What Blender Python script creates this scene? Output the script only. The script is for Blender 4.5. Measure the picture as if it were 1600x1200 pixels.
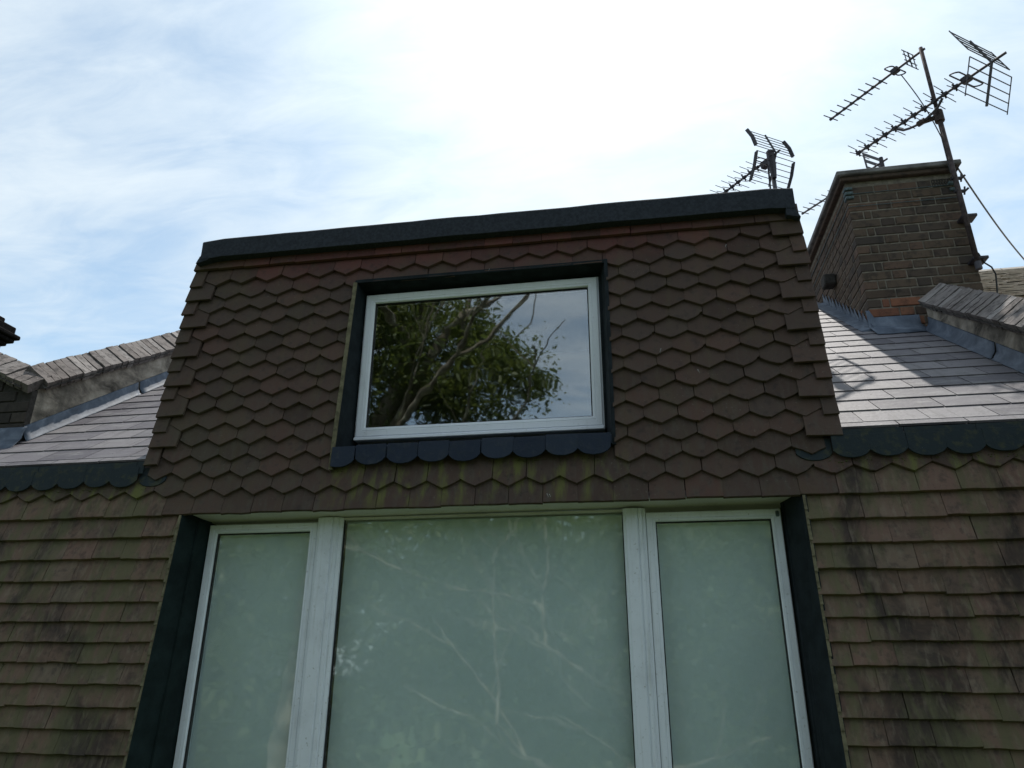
import bpy, bmesh, math, random
from mathutils import Vector, Matrix
random.seed(11)
RAD = math.radians
for o in list(bpy.data.objects):
    bpy.data.objects.remove(o)
scene = bpy.context.scene
COL = scene.collection

# ------------------------------------------------------------------ camera
PITCH, ROLL, YAW, FPX = 0.3739, 0.0047, -0.1741, 1128.39
cy, sy = math.cos(YAW), math.sin(YAW)
fw = Vector((sy * math.cos(PITCH), cy * math.cos(PITCH), math.sin(PITCH)))
r0 = Vector((cy, -sy, 0))
u0 = r0.cross(fw)
rt = r0 * math.cos(ROLL) + u0 * math.sin(ROLL)
up = -r0 * math.sin(ROLL) + u0 * math.cos(ROLL)
cam = bpy.data.cameras.new('camera')
cam_ob = bpy.data.objects.new('camera', cam)
COL.objects.link(cam_ob)
cam.sensor_width = 36
cam.lens = FPX * 36 / 1600
cam.clip_start = 0.05
cam.clip_end = 2000
cam_ob.matrix_world = Matrix(((rt.x, up.x, -fw.x, 0), (rt.y, up.y, -fw.y, 0), (rt.z, up.z, -fw.z, 0), (0, 0, 0, 1)))
scene.camera = cam_ob

# ------------------------------------------------------------------ light: backlit from high behind the house
SUN_EL, SUN_AZ = RAD(61.2), RAD(7.0)          # azimuth measured from +Y towards +X
sun_dir = Vector((math.sin(SUN_AZ) * math.cos(SUN_EL), math.cos(SUN_AZ) * math.cos(SUN_EL), math.sin(SUN_EL)))
sl = bpy.data.lights.new('sun', 'SUN')
sl.energy = 4.6
sl.angle = RAD(0.53)
sl.color = (1.0, 0.955, 0.89)
sun = bpy.data.objects.new('sun', sl)
COL.objects.link(sun)
sun.rotation_euler = sun_dir.to_track_quat('Z', 'Y').to_euler()
sun.location = (0, 0, 30)

W = bpy.data.worlds.new('World')
scene.world = W
W.use_nodes = True
nt = W.node_tree
nt.nodes.clear()
def wn(t, **kw):
    n = nt.nodes.new(t)
    for k, v in kw.items():
        setattr(n, k, v)
    return n
def wl(a, b):
    nt.links.new(a, b)
def wmath(op, a, b=None, c=None):
    n = wn('ShaderNodeMath', operation=op)
    for i, v in enumerate((a, b, c)):
        if v is None:
            continue
        if isinstance(v, (int, float)):
            n.inputs[i].default_value = v
        else:
            wl(v, n.inputs[i])
    return n.outputs[0]
sky = wn('ShaderNodeTexSky', sky_type='NISHITA')
sky.sun_disc = False
sky.sun_elevation = SUN_EL
sky.sun_rotation = SUN_AZ
sky.altitude = 50
sky.air_density = 1.0
sky.dust_density = 1.0
sky.ozone_density = 1.0
tc = wn('ShaderNodeTexCoord')
sep = wn('ShaderNodeSeparateXYZ')
wl(tc.outputs['Generated'], sep.inputs[0])
zc = wmath('ADD', wmath('MAXIMUM', sep.outputs[2], 0.0), 0.22)
px = wmath('DIVIDE', sep.outputs[0], zc)
py = wmath('DIVIDE', sep.outputs[1], zc)
comb = wn('ShaderNodeCombineXYZ')
wl(px, comb.inputs[0]); wl(py, comb.inputs[1])
mp = wn('ShaderNodeMapping')
mp.inputs['Rotation'].default_value = (0, 0, RAD(-24))
mp.inputs['Scale'].default_value = (0.75, 1.75, 1)
mp.inputs['Location'].default_value = (0.35, 0.2, 0)
wl(comb.outputs[0], mp.inputs[0])
n1 = wn('ShaderNodeTexNoise')
n1.inputs['Scale'].default_value = 1.55
n1.inputs['Detail'].default_value = 9
n1.inputs['Roughness'].default_value = 0.58
n1.inputs['Distortion'].default_value = 0.55
wl(mp.outputs[0], n1.inputs['Vector'])
n2 = wn('ShaderNodeTexNoise')
n2.inputs['Scale'].default_value = 1.1
n2.inputs['Detail'].default_value = 3
wl(comb.outputs[0], n2.inputs['Vector'])
n3 = wn('ShaderNodeTexNoise')
n3.inputs['Scale'].default_value = 7.0
n3.inputs['Detail'].default_value = 6
n3.inputs['Roughness'].default_value = 0.6
n3.inputs['Distortion'].default_value = 0.6
wl(mp.outputs[0], n3.inputs['Vector'])
dotn = wn('ShaderNodeVectorMath', operation='DOT_PRODUCT')
wl(tc.outputs['Generated'], dotn.inputs[0])
dotn.inputs[1].default_value = tuple(sun_dir)
cosA = wmath('MAXIMUM', dotn.outputs['Value'], 0.0)
bank_dir = (fw + rt * (0 / FPX) + up * (500 / FPX)).normalized()       # the thick bright bank of cloud above the dormer
dotb = wn('ShaderNodeVectorMath', operation='DOT_PRODUCT')
wl(tc.outputs['Generated'], dotb.inputs[0])
dotb.inputs[1].default_value = tuple(bank_dir)
bank = wmath('POWER', wmath('MAXIMUM', dotb.outputs['Value'], 0.0), 26.0)
aur = wmath('ADD', wmath('ADD', wmath('MULTIPLY', wmath('POWER', cosA, 6.0), 0.5), wmath('MULTIPLY', wmath('POWER', cosA, 30.0), 8.0)), wmath('MULTIPLY', bank, 0.9))
mask = wmath('ADD', wmath('MULTIPLY', bank, 0.13), wmath('ADD', wmath('ADD', wmath('MULTIPLY', n1.outputs[0], 0.56), wmath('MULTIPLY', n2.outputs[0], 0.46)), wmath('MULTIPLY', n3.outputs[0], 0.36)))
mr = wn('ShaderNodeMapRange', interpolation_type='SMOOTHSTEP')
mr.inputs['From Min'].default_value = 0.46
mr.inputs['From Max'].default_value = 0.90
mr.inputs['To Min'].default_value = 0.16
mr.inputs['To Max'].default_value = 0.90
wl(mask, mr.inputs['Value'])
cl = wmath('ADD', 6.2, aur)
ccol = wn('ShaderNodeCombineColor')
wl(wmath('MULTIPLY', cl, 0.90), ccol.inputs[0]); wl(wmath('MULTIPLY', cl, 1.0), ccol.inputs[1]); wl(wmath('MULTIPLY', cl, 1.06), ccol.inputs[2])
skyb = wn('ShaderNodeMix', data_type='RGBA', blend_type='MULTIPLY')
skyb.inputs[0].default_value = 1.0
wl(sky.outputs[0], skyb.inputs[6])
skyb.inputs[7].default_value = (0.92, 1.10, 1.06, 1)
mixc = wn('ShaderNodeMix', data_type='RGBA')
wl(mr.outputs[0], mixc.inputs[0]); wl(skyb.outputs[2], mixc.inputs[6]); wl(ccol.outputs[0], mixc.inputs[7])
bg = wn('ShaderNodeBackground')
bg.inputs['Strength'].default_value = 0.15
wl(mixc.outputs[2], bg.inputs['Color'])
wo = wn('ShaderNodeOutputWorld')
wl(bg.outputs[0], wo.inputs['Surface'])

scene.view_settings.view_transform = 'Standard'
scene.view_settings.look = 'None'
scene.view_settings.exposure = 0.06
scene.view_settings.gamma = 1.0
scene.view_settings.use_curve_mapping = False
scene.render.engine = 'CYCLES'

# ------------------------------------------------------------------ helpers
LEAN, DT = 0.0826, 3.3468
TL = math.tan(LEAN)
def yT(z, off=0.0):
    return DT + off + TL * (z - 0.8)

def obj(name, bm_or_me, mat, parent=None, loc=None, mw=None, smooth=False):
    if isinstance(bm_or_me, bmesh.types.BMesh):
        me = bpy.data.meshes.new(name)
        bmesh.ops.recalc_face_normals(bm_or_me, faces=bm_or_me.faces)
        bm_or_me.to_mesh(me)
        bm_or_me.free()
        if mat:
            for m_ in (mat if isinstance(mat, (list, tuple)) else [mat]):
                me.materials.append(m_)
        if smooth:
            for p in me.polygons:
                p.use_smooth = True
    else:
        me = bm_or_me
    o = bpy.data.objects.new(name, me)
    COL.objects.link(o)
    if parent:
        o.parent = parent
    if loc is not None:
        o.location = loc
    if mw is not None:
        o.matrix_basis = mw
    return o

def tag(o, label=None, cat=None, group=None, kind=None):
    for k, v in (('label', label), ('category', cat), ('group', group), ('kind', kind)):
        if v:
            o[k] = v
    return o

def empty(name, loc, label, cat, group=None):
    o = bpy.data.objects.new(name, None)
    COL.objects.link(o)
    o.location = loc
    o.empty_display_size = 0.1
    bpy.context.view_layer.update()
    return tag(o, label, cat, group)

def hexa(bm, pts):
    v = [bm.verts.new(p) for p in pts]
    for f in ((0, 1, 2, 3), (7, 6, 5, 4), (0, 4, 5, 1), (1, 5, 6, 2), (2, 6, 7, 3), (3, 7, 4, 0)):
        bm.faces.new([v[i] for i in f])
    return v

def box(bm, x0, x1, y0, y1, z0, z1):
    return hexa(bm, [(x0, y0, z0), (x1, y0, z0), (x1, y1, z0), (x0, y1, z0), (x0, y0, z1), (x1, y0, z1), (x1, y1, z1), (x0, y1, z1)])

def bevel(bm, w, seg=1):
    bmesh.ops.bevel(bm, geom=list(bm.edges), offset=w, segments=seg, affect='EDGES', profile=0.5, clamp_overlap=True)

def bx(x0, x1, y0, y1, z0, z1, b=0.0, seg=1):
    bm = bmesh.new()
    box(bm, x0, x1, y0, y1, z0, z1)
    if b:
        bevel(bm, b, seg)
    return bm

def rod(bm, p0, p1, r, n=6, r1=None, caps=True):
    p0, p1 = Vector(p0), Vector(p1)
    d = (p1 - p0)
    if d.length < 1e-6:
        return
    d.normalize()
    a = d.orthogonal().normalized()
    b = d.cross(a)
    r1 = r if r1 is None else r1
    A = [bm.verts.new(p0 + (a * math.cos(2 * math.pi * i / n) + b * math.sin(2 * math.pi * i / n)) * r) for i in range(n)]
    B = [bm.verts.new(p1 + (a * math.cos(2 * math.pi * i / n) + b * math.sin(2 * math.pi * i / n)) * r1) for i in range(n)]
    for i in range(n):
        bm.faces.new((A[i], A[(i + 1) % n], B[(i + 1) % n], B[i]))
    if caps:
        bm.faces.new(A[::-1]); bm.faces.new(B)

def tube(bm, pts, r, n=6):
    prev = None
    pts = [Vector(p) for p in pts]
    N = len(pts) - 1
    for i, p in enumerate(pts):
        d = (pts[min(i + 1, N)] - pts[max(i - 1, 0)]).normalized()
        a = d.orthogonal().normalized() if prev is None else (pa - d * pa.dot(d)).normalized()
        pa = a
        b = d.cross(a)
        ring = [bm.verts.new(p + (a * math.cos(2 * math.pi * j / n) + b * math.sin(2 * math.pi * j / n)) * r) for j in range(n)]
        if prev:
            for j in range(n):
                bm.faces.new((prev[j], prev[(j + 1) % n], ring[(j + 1) % n], ring[j]))
        prev = ring

def prism(bm, outline, y0, y1):
    """outline in (x, z), extruded along y"""
    A = [bm.verts.new((x, y0, z)) for x, z in outline]
    B = [bm.verts.new((x, y1, z)) for x, z in outline]
    n = len(outline)
    bm.faces.new(A); bm.faces.new(B[::-1])
    for i in range(n):
        bm.faces.new((A[i], B[i], B[(i + 1) % n], A[(i + 1) % n]))

def clip(poly, a, b, c):
    """keep a*x + b*z <= c"""
    out = []
    for i in range(len(poly)):
        p, q = poly[i], poly[(i + 1) % len(poly)]
        dp, dq = a * p[0] + b * p[1] - c, a * q[0] + b * q[1] - c
        if dp <= 0:
            out.append(p)
        if dp * dq < 0:
            t = dp / (dp - dq)
            out.append((p[0] + (q[0] - p[0]) * t, p[1] + (q[1] - p[1]) * t))
    return out

# ------------------------------------------------------------------ materials
class NT:
    def __init__(s, name):
        s.m = bpy.data.materials.new(name)
        s.m.use_nodes = True
        s.t = s.m.node_tree
        s.t.nodes.clear()
        s.out = s.n('ShaderNodeOutputMaterial')
    def n(s, typ, **kw):
        x = s.t.nodes.new(typ)
        for k, v in kw.items():
            setattr(x, k, v)
        return x
    def l(s, a, b):
        s.t.links.new(a, b)
    def setin(s, node, i, v):
        if v is None:
            return
        if isinstance(v, bpy.types.NodeSocket):
            s.l(v, node.inputs[i])
        else:
            node.inputs[i].default_value = v
    def math(s, op, a, b=None, c=None, clamp=False):
        x = s.n('ShaderNodeMath', operation=op, use_clamp=clamp)
        for i, v in enumerate((a, b, c)):
            s.setin(x, i, v)
        return x.outputs[0]
    def pos(s):
        return s.n('ShaderNodeNewGeometry').outputs['Position']
    def xyz(s, v):
        x = s.n('ShaderNodeSeparateXYZ'); s.l(v, x.inputs[0]); return x.outputs
    def map(s, v, scale=(1, 1, 1), loc=(0, 0, 0), rot=(0, 0, 0)):
        x = s.n('ShaderNodeMapping')
        s.l(v, x.inputs[0])
        x.inputs['Scale'].default_value = scale
        x.inputs['Location'].default_value = loc
        x.inputs['Rotation'].default_value = rot
        return x.outputs[0]
    def noise(s, v, scale, detail=4, rough=0.55, dist=0.0):
        x = s.n('ShaderNodeTexNoise')
        if v is not None:
            s.l(v, x.inputs['Vector'])
        x.inputs['Scale'].default_value = scale
        x.inputs['Detail'].default_value = detail
        x.inputs['Roughness'].default_value = rough
        x.inputs['Distortion'].default_value = dist
        return x.outputs[0]
    def rng(s, v, a, b, c=0.0, d=1.0, smooth=True):
        x = s.n('ShaderNodeMapRange', interpolation_type='SMOOTHSTEP' if smooth else 'LINEAR')
        s.setin(x, 0, v)
        for i, k in enumerate((a, b, c, d)):
            x.inputs[1 + i].default_value = k
        return x.outputs[0]
    def mix(s, f, a, b, mode='MIX'):
        x = s.n('ShaderNodeMix', data_type='RGBA', blend_type=mode)
        s.setin(x, 0, f)
        for i, v in ((6, a), (7, b)):
            if isinstance(v, tuple):
                x.inputs[i].default_value = (*v, 1) if len(v) == 3 else v
            else:
                s.l(v, x.inputs[i])
        return x.outputs[2]
    def ramp(s, v, stops, interp='LINEAR'):
        x = s.n('ShaderNodeValToRGB')
        s.l(v, x.inputs[0])
        e = x.color_ramp.elements
        x.color_ramp.interpolation = interp
        while len(e) < len(stops):
            e.new(0.5)
        for el, (p, c) in zip(e, stops):
            el.position = p
            el.color = (*c, 1)
        return x.outputs[0]
    def rand(s):
        return s.n('ShaderNodeObjectInfo').outputs['Random']
    def bump(s, h, strength=0.3, dist=0.005, normal=None):
        x = s.n('ShaderNodeBump')
        x.inputs['Strength'].default_value = strength
        x.inputs['Distance'].default_value = dist
        s.l(h, x.inputs['Height'])
        if normal is not None:
            s.l(normal, x.inputs['Normal'])
        return x.outputs[0]
    def bsdf(s, col, rough=0.8, spec=0.3, normal=None, metal=0.0):
        x = s.n('ShaderNodeBsdfPrincipled')
        if isinstance(col, tuple):
            x.inputs['Base Color'].default_value = (*col, 1)
        else:
            s.l(col, x.inputs['Base Color'])
        s.setin(x, x.inputs.find('Roughness'), rough)
        x.inputs['Specular IOR Level'].default_value = spec
        x.inputs['Metallic'].default_value = metal
        if normal is not None:
            s.l(normal, x.inputs['Normal'])
        return x.outputs[0]
    def done(s, sh):
        s.l(sh, s.out.inputs['Surface'])
        return s.m

def simple(name, col, rough=0.7, spec=0.3, var=0.25, scale=12.0, bump=0.15, metal=0.0):
    k = NT(name)
    p = k.pos()
    a = k.noise(p, scale, 5, 0.6)
    b = k.noise(p, scale * 9, 3, 0.6)
    c = k.mix(k.rng(a, 0.3, 0.7), tuple(x * (1 - var) for x in col), tuple(min(1, x * (1 + var)) for x in col))
    c = k.mix(k.math('MULTIPLY', k.rng(b, 0.45, 0.75), var), c, tuple(x * 0.5 for x in col))
    return k.done(k.bsdf(c, rough, spec, k.bump(b, bump, 0.004), metal))

def tile_mat(name, hex_):
    k = NT(name)
    p = k.pos()
    x, y, z = k.xyz(p)
    rnd = k.rand()
    jit = k.n('ShaderNodeVectorMath', operation='MULTIPLY_ADD')
    cmb = k.n('ShaderNodeCombineXYZ')
    k.l(rnd, cmb.inputs[0]); k.l(k.math('MULTIPLY', rnd, 7.3), cmb.inputs[1])
    k.l(cmb.outputs[0], jit.inputs[0]); jit.inputs[1].default_value = (9, 9, 9); k.l(p, jit.inputs[2])
    pj = jit.outputs[0]
    grain = k.noise(pj, 230, 4, 0.65)
    mid = k.noise(pj, 26, 5, 0.62)
    big = k.noise(p, 2.3, 4, 0.6)
    streak = k.noise(k.map(pj, (38, 38, 5)), 1.0, 5, 0.6, 0.4)
    if hex_:
        c = k.ramp(rnd, [(0.0, (0.060, 0.043, 0.036)), (0.3, (0.088, 0.062, 0.051)), (0.55, (0.068, 0.052, 0.044)), (0.7, (0.098, 0.064, 0.052)),
                         (0.85, (0.078, 0.060, 0.051)), (1.0, (0.098, 0.062, 0.051))])
        # unweathered red under the coping drip
        hz = k.math('ADD', z, k.math('MULTIPLY', k.math('SUBTRACT', big, 0.5), 0.35))
        red = k.math('MULTIPLY', k.rng(hz, 2.00, 2.26), k.math('MULTIPLY', k.rng(x, -2.5, -2.1), k.rng(x, 0.85, 0.3)))
        redc = k.ramp(k.math('FRACT', k.math('MULTIPLY', rnd, 7.7)), [(0.0, (0.115, 0.048, 0.044)), (0.5, (0.080, 0.043, 0.040)), (1.0, (0.150, 0.060, 0.052))])
        c = k.mix(k.math('MULTIPLY', red, 0.95), c, redc)
        rp = k.math('MULTIPLY', k.rng(mid, 0.62, 0.75), k.rng(rnd, 0.4, 0.6, 0.0, 0.35))
        c = k.mix(rp, c, (0.125, 0.052, 0.045))
        # grey lichen film lower down
        lich = k.math('MULTIPLY', k.rng(streak, 0.42, 0.75), k.rng(z, 1.7, 0.85, 0.15, 0.65))
        c = k.mix(lich, c, (0.088, 0.083, 0.068))
        dk = k.rng(mid, 0.5, 0.25, 0.0, 0.55)
        c = k.mix(dk, c, (0.026, 0.024, 0.023))
        spot = k.noise(pj, 95, 3, 0.5)
        c = k.mix(k.math('MULTIPLY', k.rng(spot, 0.66, 0.72, 0, 0.5), k.rng(big, 0.42, 0.6)), c, (0.17, 0.165, 0.14))
        leftg = k.math('MULTIPLY', k.rng(x, -1.6, -2.6, 0.0, 0.5), k.rng(big, 0.4, 0.65))
        c = k.mix(leftg, c, (0.075, 0.074, 0.050))
    else:
        c = k.ramp(rnd, [(0.0, (0.128, 0.092, 0.072)), (0.3, (0.148, 0.104, 0.080)), (0.6, (0.116, 0.086, 0.071)),
                         (0.8, (0.158, 0.104, 0.084)), (1.0, (0.142, 0.118, 0.090))])
        dk = k.rng(mid, 0.52, 0.30, 0.0, 0.5)
        c = k.mix(dk, c, (0.030, 0.028, 0.026))
        big2 = k.noise(k.map(p, (3.2, 3.2, 1.9), (3, 1, 7)), 1.0, 6, 0.66, 0.6)
        c = k.mix(k.rng(big2, 0.46, 0.64, 0.0, 0.82), c, (0.034, 0.030, 0.028))
        lich = k.math('MULTIPLY', k.rng(streak, 0.48, 0.70), 0.38)
        c = k.mix(lich, c, (0.205, 0.185, 0.14))
    # algae: broad vertical runs
    run = k.noise(k.map(p, (11, 11, 1.1), (2, 5, 1)), 1.0, 5, 0.62, 0.35)
    g = k.rng(run, 0.47, 0.66)
    if hex_:
        zone = k.math('MULTIPLY', k.rng(z, 1.00, 0.93), k.math('MULTIPLY', k.rng(z, 0.68, 0.80), k.math('MULTIPLY', k.rng(x, -1.62, -1.45), k.rng(x, 0.02, -0.14))))
        side = k.math('MULTIPLY', k.rng(z, 0.94, 0.86), k.math('MAXIMUM', k.rng(x, 0.85, 1.05), k.rng(x, -2.4, -2.6)))
        zone = k.math('MAXIMUM', zone, side)
        g = k.math('MULTIPLY', g, k.math('ADD', k.math('MULTIPLY', zone, 0.8), 0.08))
        gc = (0.125, 0.140, 0.045)
    else:
        g = k.math('MULTIPLY', k.rng(run, 0.43, 0.64), 0.72)
        gc = (0.098, 0.104, 0.056)
    c = k.mix(g, c, gc)
    c = k.mix(1.0, c, (1.03, 0.955, 0.93) if hex_ else (1.12, 1.04, 1.00), 'MULTIPLY')
    h = k.math('ADD', k.math('MULTIPLY', grain, 0.6), k.math('MULTIPLY', mid, 1.2))
    return k.done(k.bsdf(c, k.rng(mid, 0.3, 0.7, 0.78, 0.97), 0.16, k.bump(h, 0.4, 0.004)))

M = {}
M['hex'] = tile_mat('weathered_clay', True)
M['plain'] = tile_mat('mossy_clay', False)

def mk_slate():
    k = NT('grey_slate')
    p = k.pos(); rnd = k.rand()
    c = k.ramp(rnd, [(0.0, (0.095, 0.088, 0.100)), (0.4, (0.146, 0.136, 0.148)), (0.8, (0.166, 0.154, 0.164)), (1.0, (0.21, 0.195, 0.20))])
    a = k.noise(k.map(p, (3, 9, 3)), 2.2, 6, 0.62, 0.3)
    c = k.mix(k.rng(a, 0.45, 0.7, 0, 0.6), c, (0.235, 0.228, 0.226))
    b = k.noise(p, 55, 5, 0.6)
    c = k.mix(k.rng(b, 0.6, 0.72, 0, 0.35), c, (0.13, 0.12, 0.12))
    dr = k.noise(k.map(p, (26, 4, 4)), 1.0, 5, 0.65, 0.3)
    c = k.mix(k.rng(dr, 0.5, 0.68, 0, 0.5), c, (0.095, 0.088, 0.085))
    ls = k.noise(p, 34, 3, 0.5)
    c = k.mix(k.rng(ls, 0.70, 0.74, 0, 0.8), c, (0.035, 0.033, 0.032))
    return k.done(k.bsdf(c, 0.62, 0.2, k.bump(k.math('ADD', b, k.math('MULTIPLY', a, 2.0)), 0.4, 0.004)))
M['slate'] = mk_slate()

def mk_scallop():
    k = NT('blue_black_slate')
    p = k.pos(); rnd = k.rand()
    x, y, z = k.xyz(p)
    c = k.mix(rnd, (0.018, 0.026, 0.044), (0.027, 0.037, 0.058))
    a = k.noise(p, 30, 6, 0.65, 0.4)
    c = k.mix(k.rng(a, 0.5, 0.72, 0, 0.45), c, (0.050, 0.056, 0.064))
    side = k.math('MAXIMUM', k.rng(x, 0.3, 0.7), k.rng(x, -2.0, -2.4))
    c = k.mix(k.math('MULTIPLY', side, 0.85), c, (0.019, 0.028, 0.030))
    mo = k.noise(p, 17, 6, 0.68)
    c = k.mix(k.math('MULTIPLY', k.rng(mo, 0.5, 0.64, 0, 0.75), k.math('ADD', k.math('MULTIPLY', side, 0.85), 0.15)), c, (0.052, 0.056, 0.034))
    s = k.noise(p, 190, 2, 0.5)
    c = k.mix(k.rng(s, 0.72, 0.78, 0, 0.35), c, (0.28, 0.29, 0.27))
    return k.done(k.bsdf(c, 0.68, 0.16, k.bump(a, 0.5, 0.006)))
M['scallop'] = mk_scallop()

def mk_brick(name, stops, soot=0.6, lichen=None):
    k = NT(name)
    p = k.pos(); rnd = k.rand()
    c = k.ramp(rnd, stops)
    a = k.noise(p, 18, 6, 0.65)
    b = k.noise(p, 110, 4, 0.6)
    c = k.mix(k.rng(a, 0.46, 0.66, 0, soot), c, (0.028, 0.025, 0.024))
    if lichen:
        d = k.noise(p, 42, 6, 0.7)
        c = k.mix(k.rng(d, 0.52, 0.66, 0, 0.6), c, lichen)
    return k.done(k.bsdf(c, 0.92, 0.15, k.bump(k.math('ADD', k.math('MULTIPLY', b, 0.5), a), 0.6, 0.006)))
M['stock'] = mk_brick('sooty_stock_brick', [(0.0, (0.085, 0.060, 0.045)), (0.4, (0.120, 0.086, 0.062)), (0.75, (0.062, 0.050, 0.043)), (1.0, (0.145, 0.092, 0.066))])
M['redbrick'] = mk_brick('orange_brick', [(0.0, (0.25, 0.11, 0.065)), (0.5, (0.19, 0.085, 0.055)), (1.0, (0.28, 0.14, 0.085))], 0.45)
M['darkbrick'] = mk_brick('black_brick', [(0.0, (0.045, 0.040, 0.036)), (1.0, (0.075, 0.062, 0.052))], 0.6)
M['coping'] = mk_brick('weathered_coping_brick', [(0.0, (0.135, 0.115, 0.106)), (0.35, (0.22, 0.192, 0.178)), (0.7, (0.165, 0.146, 0.138)), (1.0, (0.30, 0.272, 0.255))], 0.6, (0.25, 0.232, 0.205))
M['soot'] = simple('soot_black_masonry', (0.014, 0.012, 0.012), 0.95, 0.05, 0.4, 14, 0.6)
M['mortar'] = simple('lime_mortar', (0.195, 0.168, 0.135), 0.95, 0.1, 0.3, 25, 0.5)
M['darkmortar'] = simple('sooty_mortar', (0.06, 0.055, 0.05), 0.95, 0.1, 0.3, 25, 0.5)

def mk_render():
    k = NT('stained_cement_render')
    p = k.pos()
    a = k.noise(k.map(p, (1, 1, 1.6)), 5.0, 7, 0.66, 0.4)
    b = k.noise(p, 70, 4, 0.6)
    c = k.ramp(a, [(0.34, (0.085, 0.075, 0.062)), (0.46, (0.23, 0.20, 0.165)), (0.56, (0.36, 0.315, 0.255)), (0.68, (0.50, 0.44, 0.37))])
    r = k.noise(k.map(p, (9, 9, 1.2)), 1.0, 4, 0.6)
    c = k.mix(k.rng(r, 0.5, 0.7, 0, 0.5), c, (0.10, 0.095, 0.08))
    return k.done(k.bsdf(c, 0.93, 0.12, k.bump(b, 0.5, 0.004)))
M['render'] = mk_render()

def mk_lead():
    k = NT('oxidised_lead')
    p = k.pos()
    a = k.noise(p, 9, 6, 0.62, 0.5)
    c = k.ramp(a, [(0.3, (0.045, 0.060, 0.085)), (0.5, (0.080, 0.102, 0.138)), (0.7, (0.155, 0.185, 0.23))])
    return k.done(k.bsdf(c, 0.6, 0.35, k.bump(k.noise(p, 20, 4), 0.3, 0.006), 0.0))
M['lead'] = mk_lead()

def mk_white(name, base, dirt):
    k = NT(name)
    p = k.pos()
    a = k.noise(p, 5, 6, 0.65)
    b = k.noise(p, 60, 5, 0.65)
    s = k.noise(k.map(p, (40, 40, 3)), 1, 4, 0.6)
    c = k.mix(k.rng(a, 0.45, 0.75, 0, dirt), base, tuple(x * 0.72 for x in base))
    c = k.mix(k.math('MULTIPLY', k.rng(b, 0.60, 0.75), dirt * 1.2), c, (0.24, 0.235, 0.19))
    c = k.mix(k.math('MULTIPLY', k.rng(s, 0.55, 0.75), dirt * 0.6), c, (0.36, 0.37, 0.32))
    return k.done(k.bsdf(c, 0.42, 0.45, k.bump(b, 0.08, 0.002)))
M['upvc'] = mk_white('white_upvc', (0.82, 0.85, 0.90), 0.25)
M['paint'] = mk_white('dirty_white_paint', (0.75, 0.79, 0.85), 0.55)
M['soffit'] = mk_white('greening_white_paint', (0.62, 0.60, 0.58), 0.6)
M['gasket'] = simple('black_gasket', (0.02, 0.02, 0.021), 0.6, 0.3, 0.1, 10, 0.05)
M['felt'] = simple('mineral_felt', (0.040, 0.045, 0.056), 0.95, 0.12, 0.22, 60, 0.7)
M['darkpaint'] = simple('blue_black_paint', (0.013, 0.018, 0.021), 0.75, 0.15, 0.35, 14, 0.2)
M['cheek'] = simple('dark_green_lead_paint', (0.012, 0.021, 0.021), 0.8, 0.12, 0.3, 10, 0.25)
M['fillet'] = simple('mossy_fillet', (0.15, 0.135, 0.085), 0.95, 0.1, 0.35, 30, 0.5)
M['moss'] = simple('cushion_moss', (0.085, 0.095, 0.035), 1.0, 0.05, 0.4, 60, 0.4)
M['dark'] = simple('dim_room_plaster', (0.16, 0.155, 0.145), 0.9, 0.1, 0.1, 3, 0.0)
M['underlay'] = simple('dark_underlay', (0.02, 0.018, 0.017), 0.95, 0.1, 0.2, 10, 0.1)
M['alu'] = simple('weathered_aluminium', (0.075, 0.070, 0.080), 0.65, 0.3, 0.15, 8, 0.0, 0.0)
M['rust'] = simple('rusty_steel', (0.070, 0.052, 0.050), 0.75, 0.3, 0.45, 26, 0.4, 0.2)
M['plastic'] = simple('dark_plastic', (0.035, 0.030, 0.036), 0.55, 0.35, 0.2, 30, 0.05)
M['cable'] = simple('grey_cable', (0.13, 0.125, 0.12), 0.7, 0.3, 0.1, 3, 0.0)
M['blackcable'] = simple('black_cable', (0.03, 0.03, 0.03), 0.6, 0.3, 0.2, 30, 0.05)
M['dropping'] = simple('chalky_white', (0.36, 0.36, 0.34), 0.9, 0.1, 0.2, 60, 0.2)
M['strap'] = simple('verdigris_strap', (0.085, 0.115, 0.12), 0.7, 0.3, 0.3, 50, 0.3)
M['capstone'] = simple('grey_cap_slab', (0.17, 0.16, 0.155), 0.9, 0.15, 0.35, 8, 0.5)
M['wallbrick'] = simple('lower_wall', (0.20, 0.14, 0.10), 0.9, 0.15, 0.3, 6, 0.3)
M['concrete'] = simple('concrete', (0.25, 0.24, 0.23), 0.9, 0.15, 0.2, 6, 0.3)

def mk_glass(name, refl, gain, warp, wscale, haze):
    k = NT(name)
    p = k.pos()
    w = k.noise(k.map(p, wscale), 1.0, 2, 0.5, 0.6)
    nrm = k.bump(w, 1.0, warp)
    fr = k.n('ShaderNodeFresnel'); k.l(k.math('MULTIPLY_ADD', k.n('ShaderNodeNewGeometry').outputs['Backfacing'], 1 / 1.5 - 1.5, 1.5), fr.inputs[0])
    k.l(nrm, fr.inputs['Normal'])
    f = k.math('MULTIPLY_ADD', fr.outputs[0], gain, refl, True)
    g = k.n('ShaderNodeBsdfGlossy'); g.inputs['Roughness'].default_value = haze
    g.inputs['Color'].default_value = (0.93, 0.97, 1.0, 1)
    k.l(nrm, g.inputs['Normal'])
    t = k.n('ShaderNodeBsdfTransparent'); t.inputs['Color'].default_value = (0.96, 0.985, 0.975, 1)
    mx = k.n('ShaderNodeMixShader')
    k.l(f, mx.inputs[0]); k.l(t.outputs[0], mx.inputs[1]); k.l(g.outputs[0], mx.inputs[2])
    return k.done(mx.outputs[0])
M['glassU'] = mk_glass('coated_double_glazing', 0.13, 1.3, 0.0016, (2.2, 1, 2.6), 0.02)
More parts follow.
